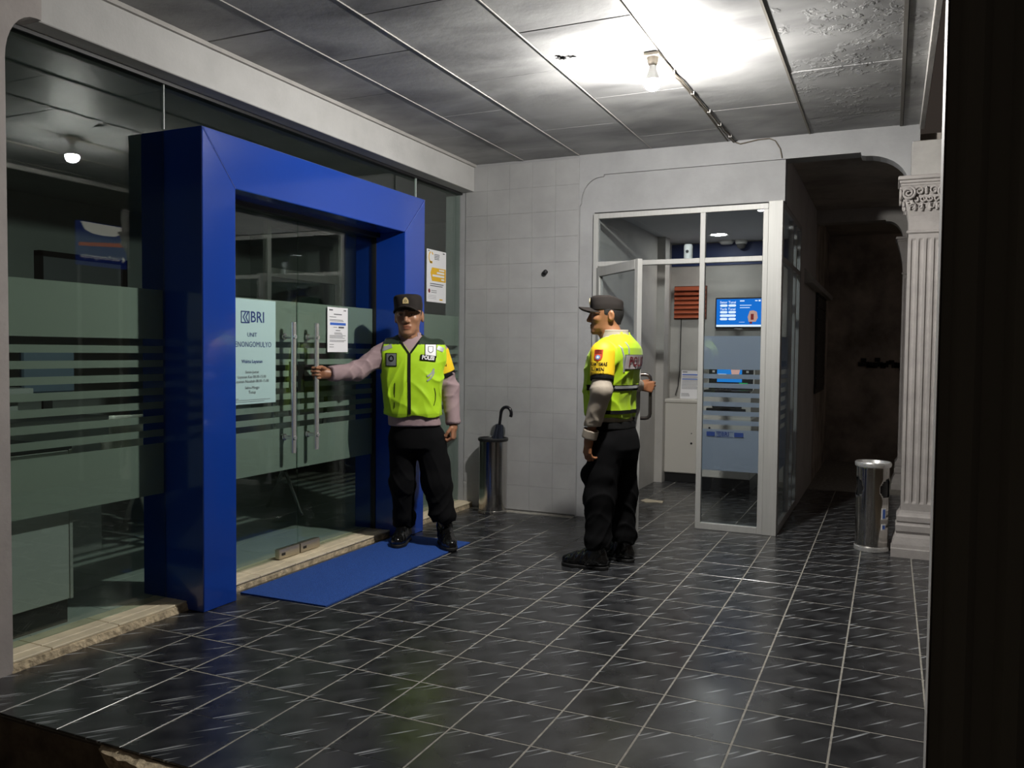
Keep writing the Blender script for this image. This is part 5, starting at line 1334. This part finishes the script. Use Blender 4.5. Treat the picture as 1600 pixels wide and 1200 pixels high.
def core2(P):
    D = loft_(P, [(.70, 0, 0, .12, .08), (1.0, 0, 0, .12, .085), (1.25, 0, -.01, .14, .085), (1.35, 0, -.02, .09, .055)], 2.2)
    for A in arms2: D = smin(D, chain(P, [A['s'], A['e'], A['w']], [.042, .033, .026]), .03)
    for L in legs2: D = smin(D, chain(P, L['p'], [.075, .052, .045]), .03)
    return D
J2 = dict(head=(0, .052, 1.533), hs=(.99, 1.0, 1.0), neck=(0, -.02, 1.36), hands=[hR2, hL2], core=core2, corebox=((-.33, -.25, .08), (.75, .25, 1.41)), skin=(.285, .130, .062), handz=1.25, moustache=True, yaw=math.radians(27))
p2 = person('person', L2, R2_, 'officer in profile with a beige shirt and lime vest holding the booth door', J2)
SH2 = mat('beige_shirt', (.40, .345, .28), .75, spec=.25)
vest2, vo2, shirt2, so2, sl2, tr2 = dress(p2, T2, arms2, legs2, pel2, (.905, 1.20, 0, .5, [(.8, .4), (1.08, .4), (1.15, .205), (1.30, .192), (1.40, .17)]), dict(shirt=SH2, vest=(.37, .57, .010)), .862, (0, -.010, 1.405), J2)
boot('boot', (.080, -.050, .15), (.075, -.118), (.100, .150), LEATHER, p2, .20, 0)
boot('boot', (-.178, .010, .15), (-.172, -.060), (-.205, .235), LEATHER, p2, .20, 0)
def belt(P): return np.maximum(loft_(P, [(.84, 0, .0, .172, .130), (.885, 0, .008, .170, .126)], 2.4), -loft_(P, [(.80, 0, .0, .150, .11), (.92, 0, .0, .150, .11)], 2.4))
fmesh('belt', Field(belt, (-.2, -.16, .83), (.2, .16, .90), .006), BLK, tr2)
sb = Surf(vest2, (0, 0, 0), (1, 0, 0), (0, 0, 1), .30)         # back
bp_ = sb.patch('back_patch', -.135, .135, 1.200, 1.290, GREYPT, vo2, .004, 14, 5); bp2 = sb.patch('patch_face', -.130, .130, 1.205, 1.285, mat('pale_reflective_patch', (.42, .38, .38), .4), bp_, .0055, 14, 5)
sb.text('lettering', 'POLISI', 0, 1.245, .080, MAROON, bp2, .008, .95, 0, .002)
sb.ribbon('reflective_piping', [(-.155+.02*t, 1.345-.16*t) for t in np.linspace(0, 1, 10)], .008, SILVER, vo2, .004); sb.ribbon('reflective_piping', [(-.10-.004*t, 1.365-.07*t) for t in np.linspace(0, 1, 6)], .008, SILVER, vo2, .004)
sl_ = Surf(vest2, (0, 0, 0), (0, -1, 0), (0, 0, 1), .32)       # left side, reading from front to back
sb.ribbon('dark_band', [(x, 1.090) for x in np.linspace(-.17, .17, 20)], .034, BLK, vo2, .004); sb.ribbon('reflective_strip', [(x, 1.094) for x in np.linspace(-.17, .17, 20)], .016, SILVER, vo2, .0055)
sb.ribbon('waist_band', [(x, .945) for x in np.linspace(-.165, .165, 20)], .022, BLK, vo2, .004); sl_.ribbon('waist_band', [(a, .945) for a in np.linspace(-.10, .10, 14)], .022, BLK, vo2, .004)
sl_.ribbon('dark_band', [(a, 1.090) for a in np.linspace(-.10, .10, 14)], .034, BLK, vo2, .004)
ab2, bandf2 = armband(p2, sl2, 1, arms2[1], -.42, .62, so2, SH2)
sfa = Surf(bandf2, (-.21, -.02, 1.22), (0, -1, 0), (0, 0, 1), .16)
cr = sfa.patch('armband_crest', -.026, .026, .030, .098, REDPT, ab2, .003, 8, 8, 0, 'shield'); sfa.patch('crest_centre', -.014, .014, .040, .066, LBLUE, cr, .005, 6, 6, 0, 'disc'); sfa.patch('crest_star', -.006, .006, .046, .060, WHITEPT, cr, .0065, 4, 4, 0, 'drop')
for k in range(3): sfa.ribbon('crest_stripe', [(-.020, .076+.008*k), (0, .079+.008*k), (.020, .076+.008*k)], .002, BLK, cr, .005)
sfa.text('armband_lettering', 'RKAMTIBMAS', 0, .012, .030, BLK, ab2, .003, .60, 0, .0006); sfa.text('armband_lettering', 'ELEMEN', 0, -.018, .028, BLK, ab2, .003, .85, 0, .0006); sfa.text('armband_lettering', 'WANTORO', 0, -.044, .022, BLK, ab2, .003, .75, 0, .0004)
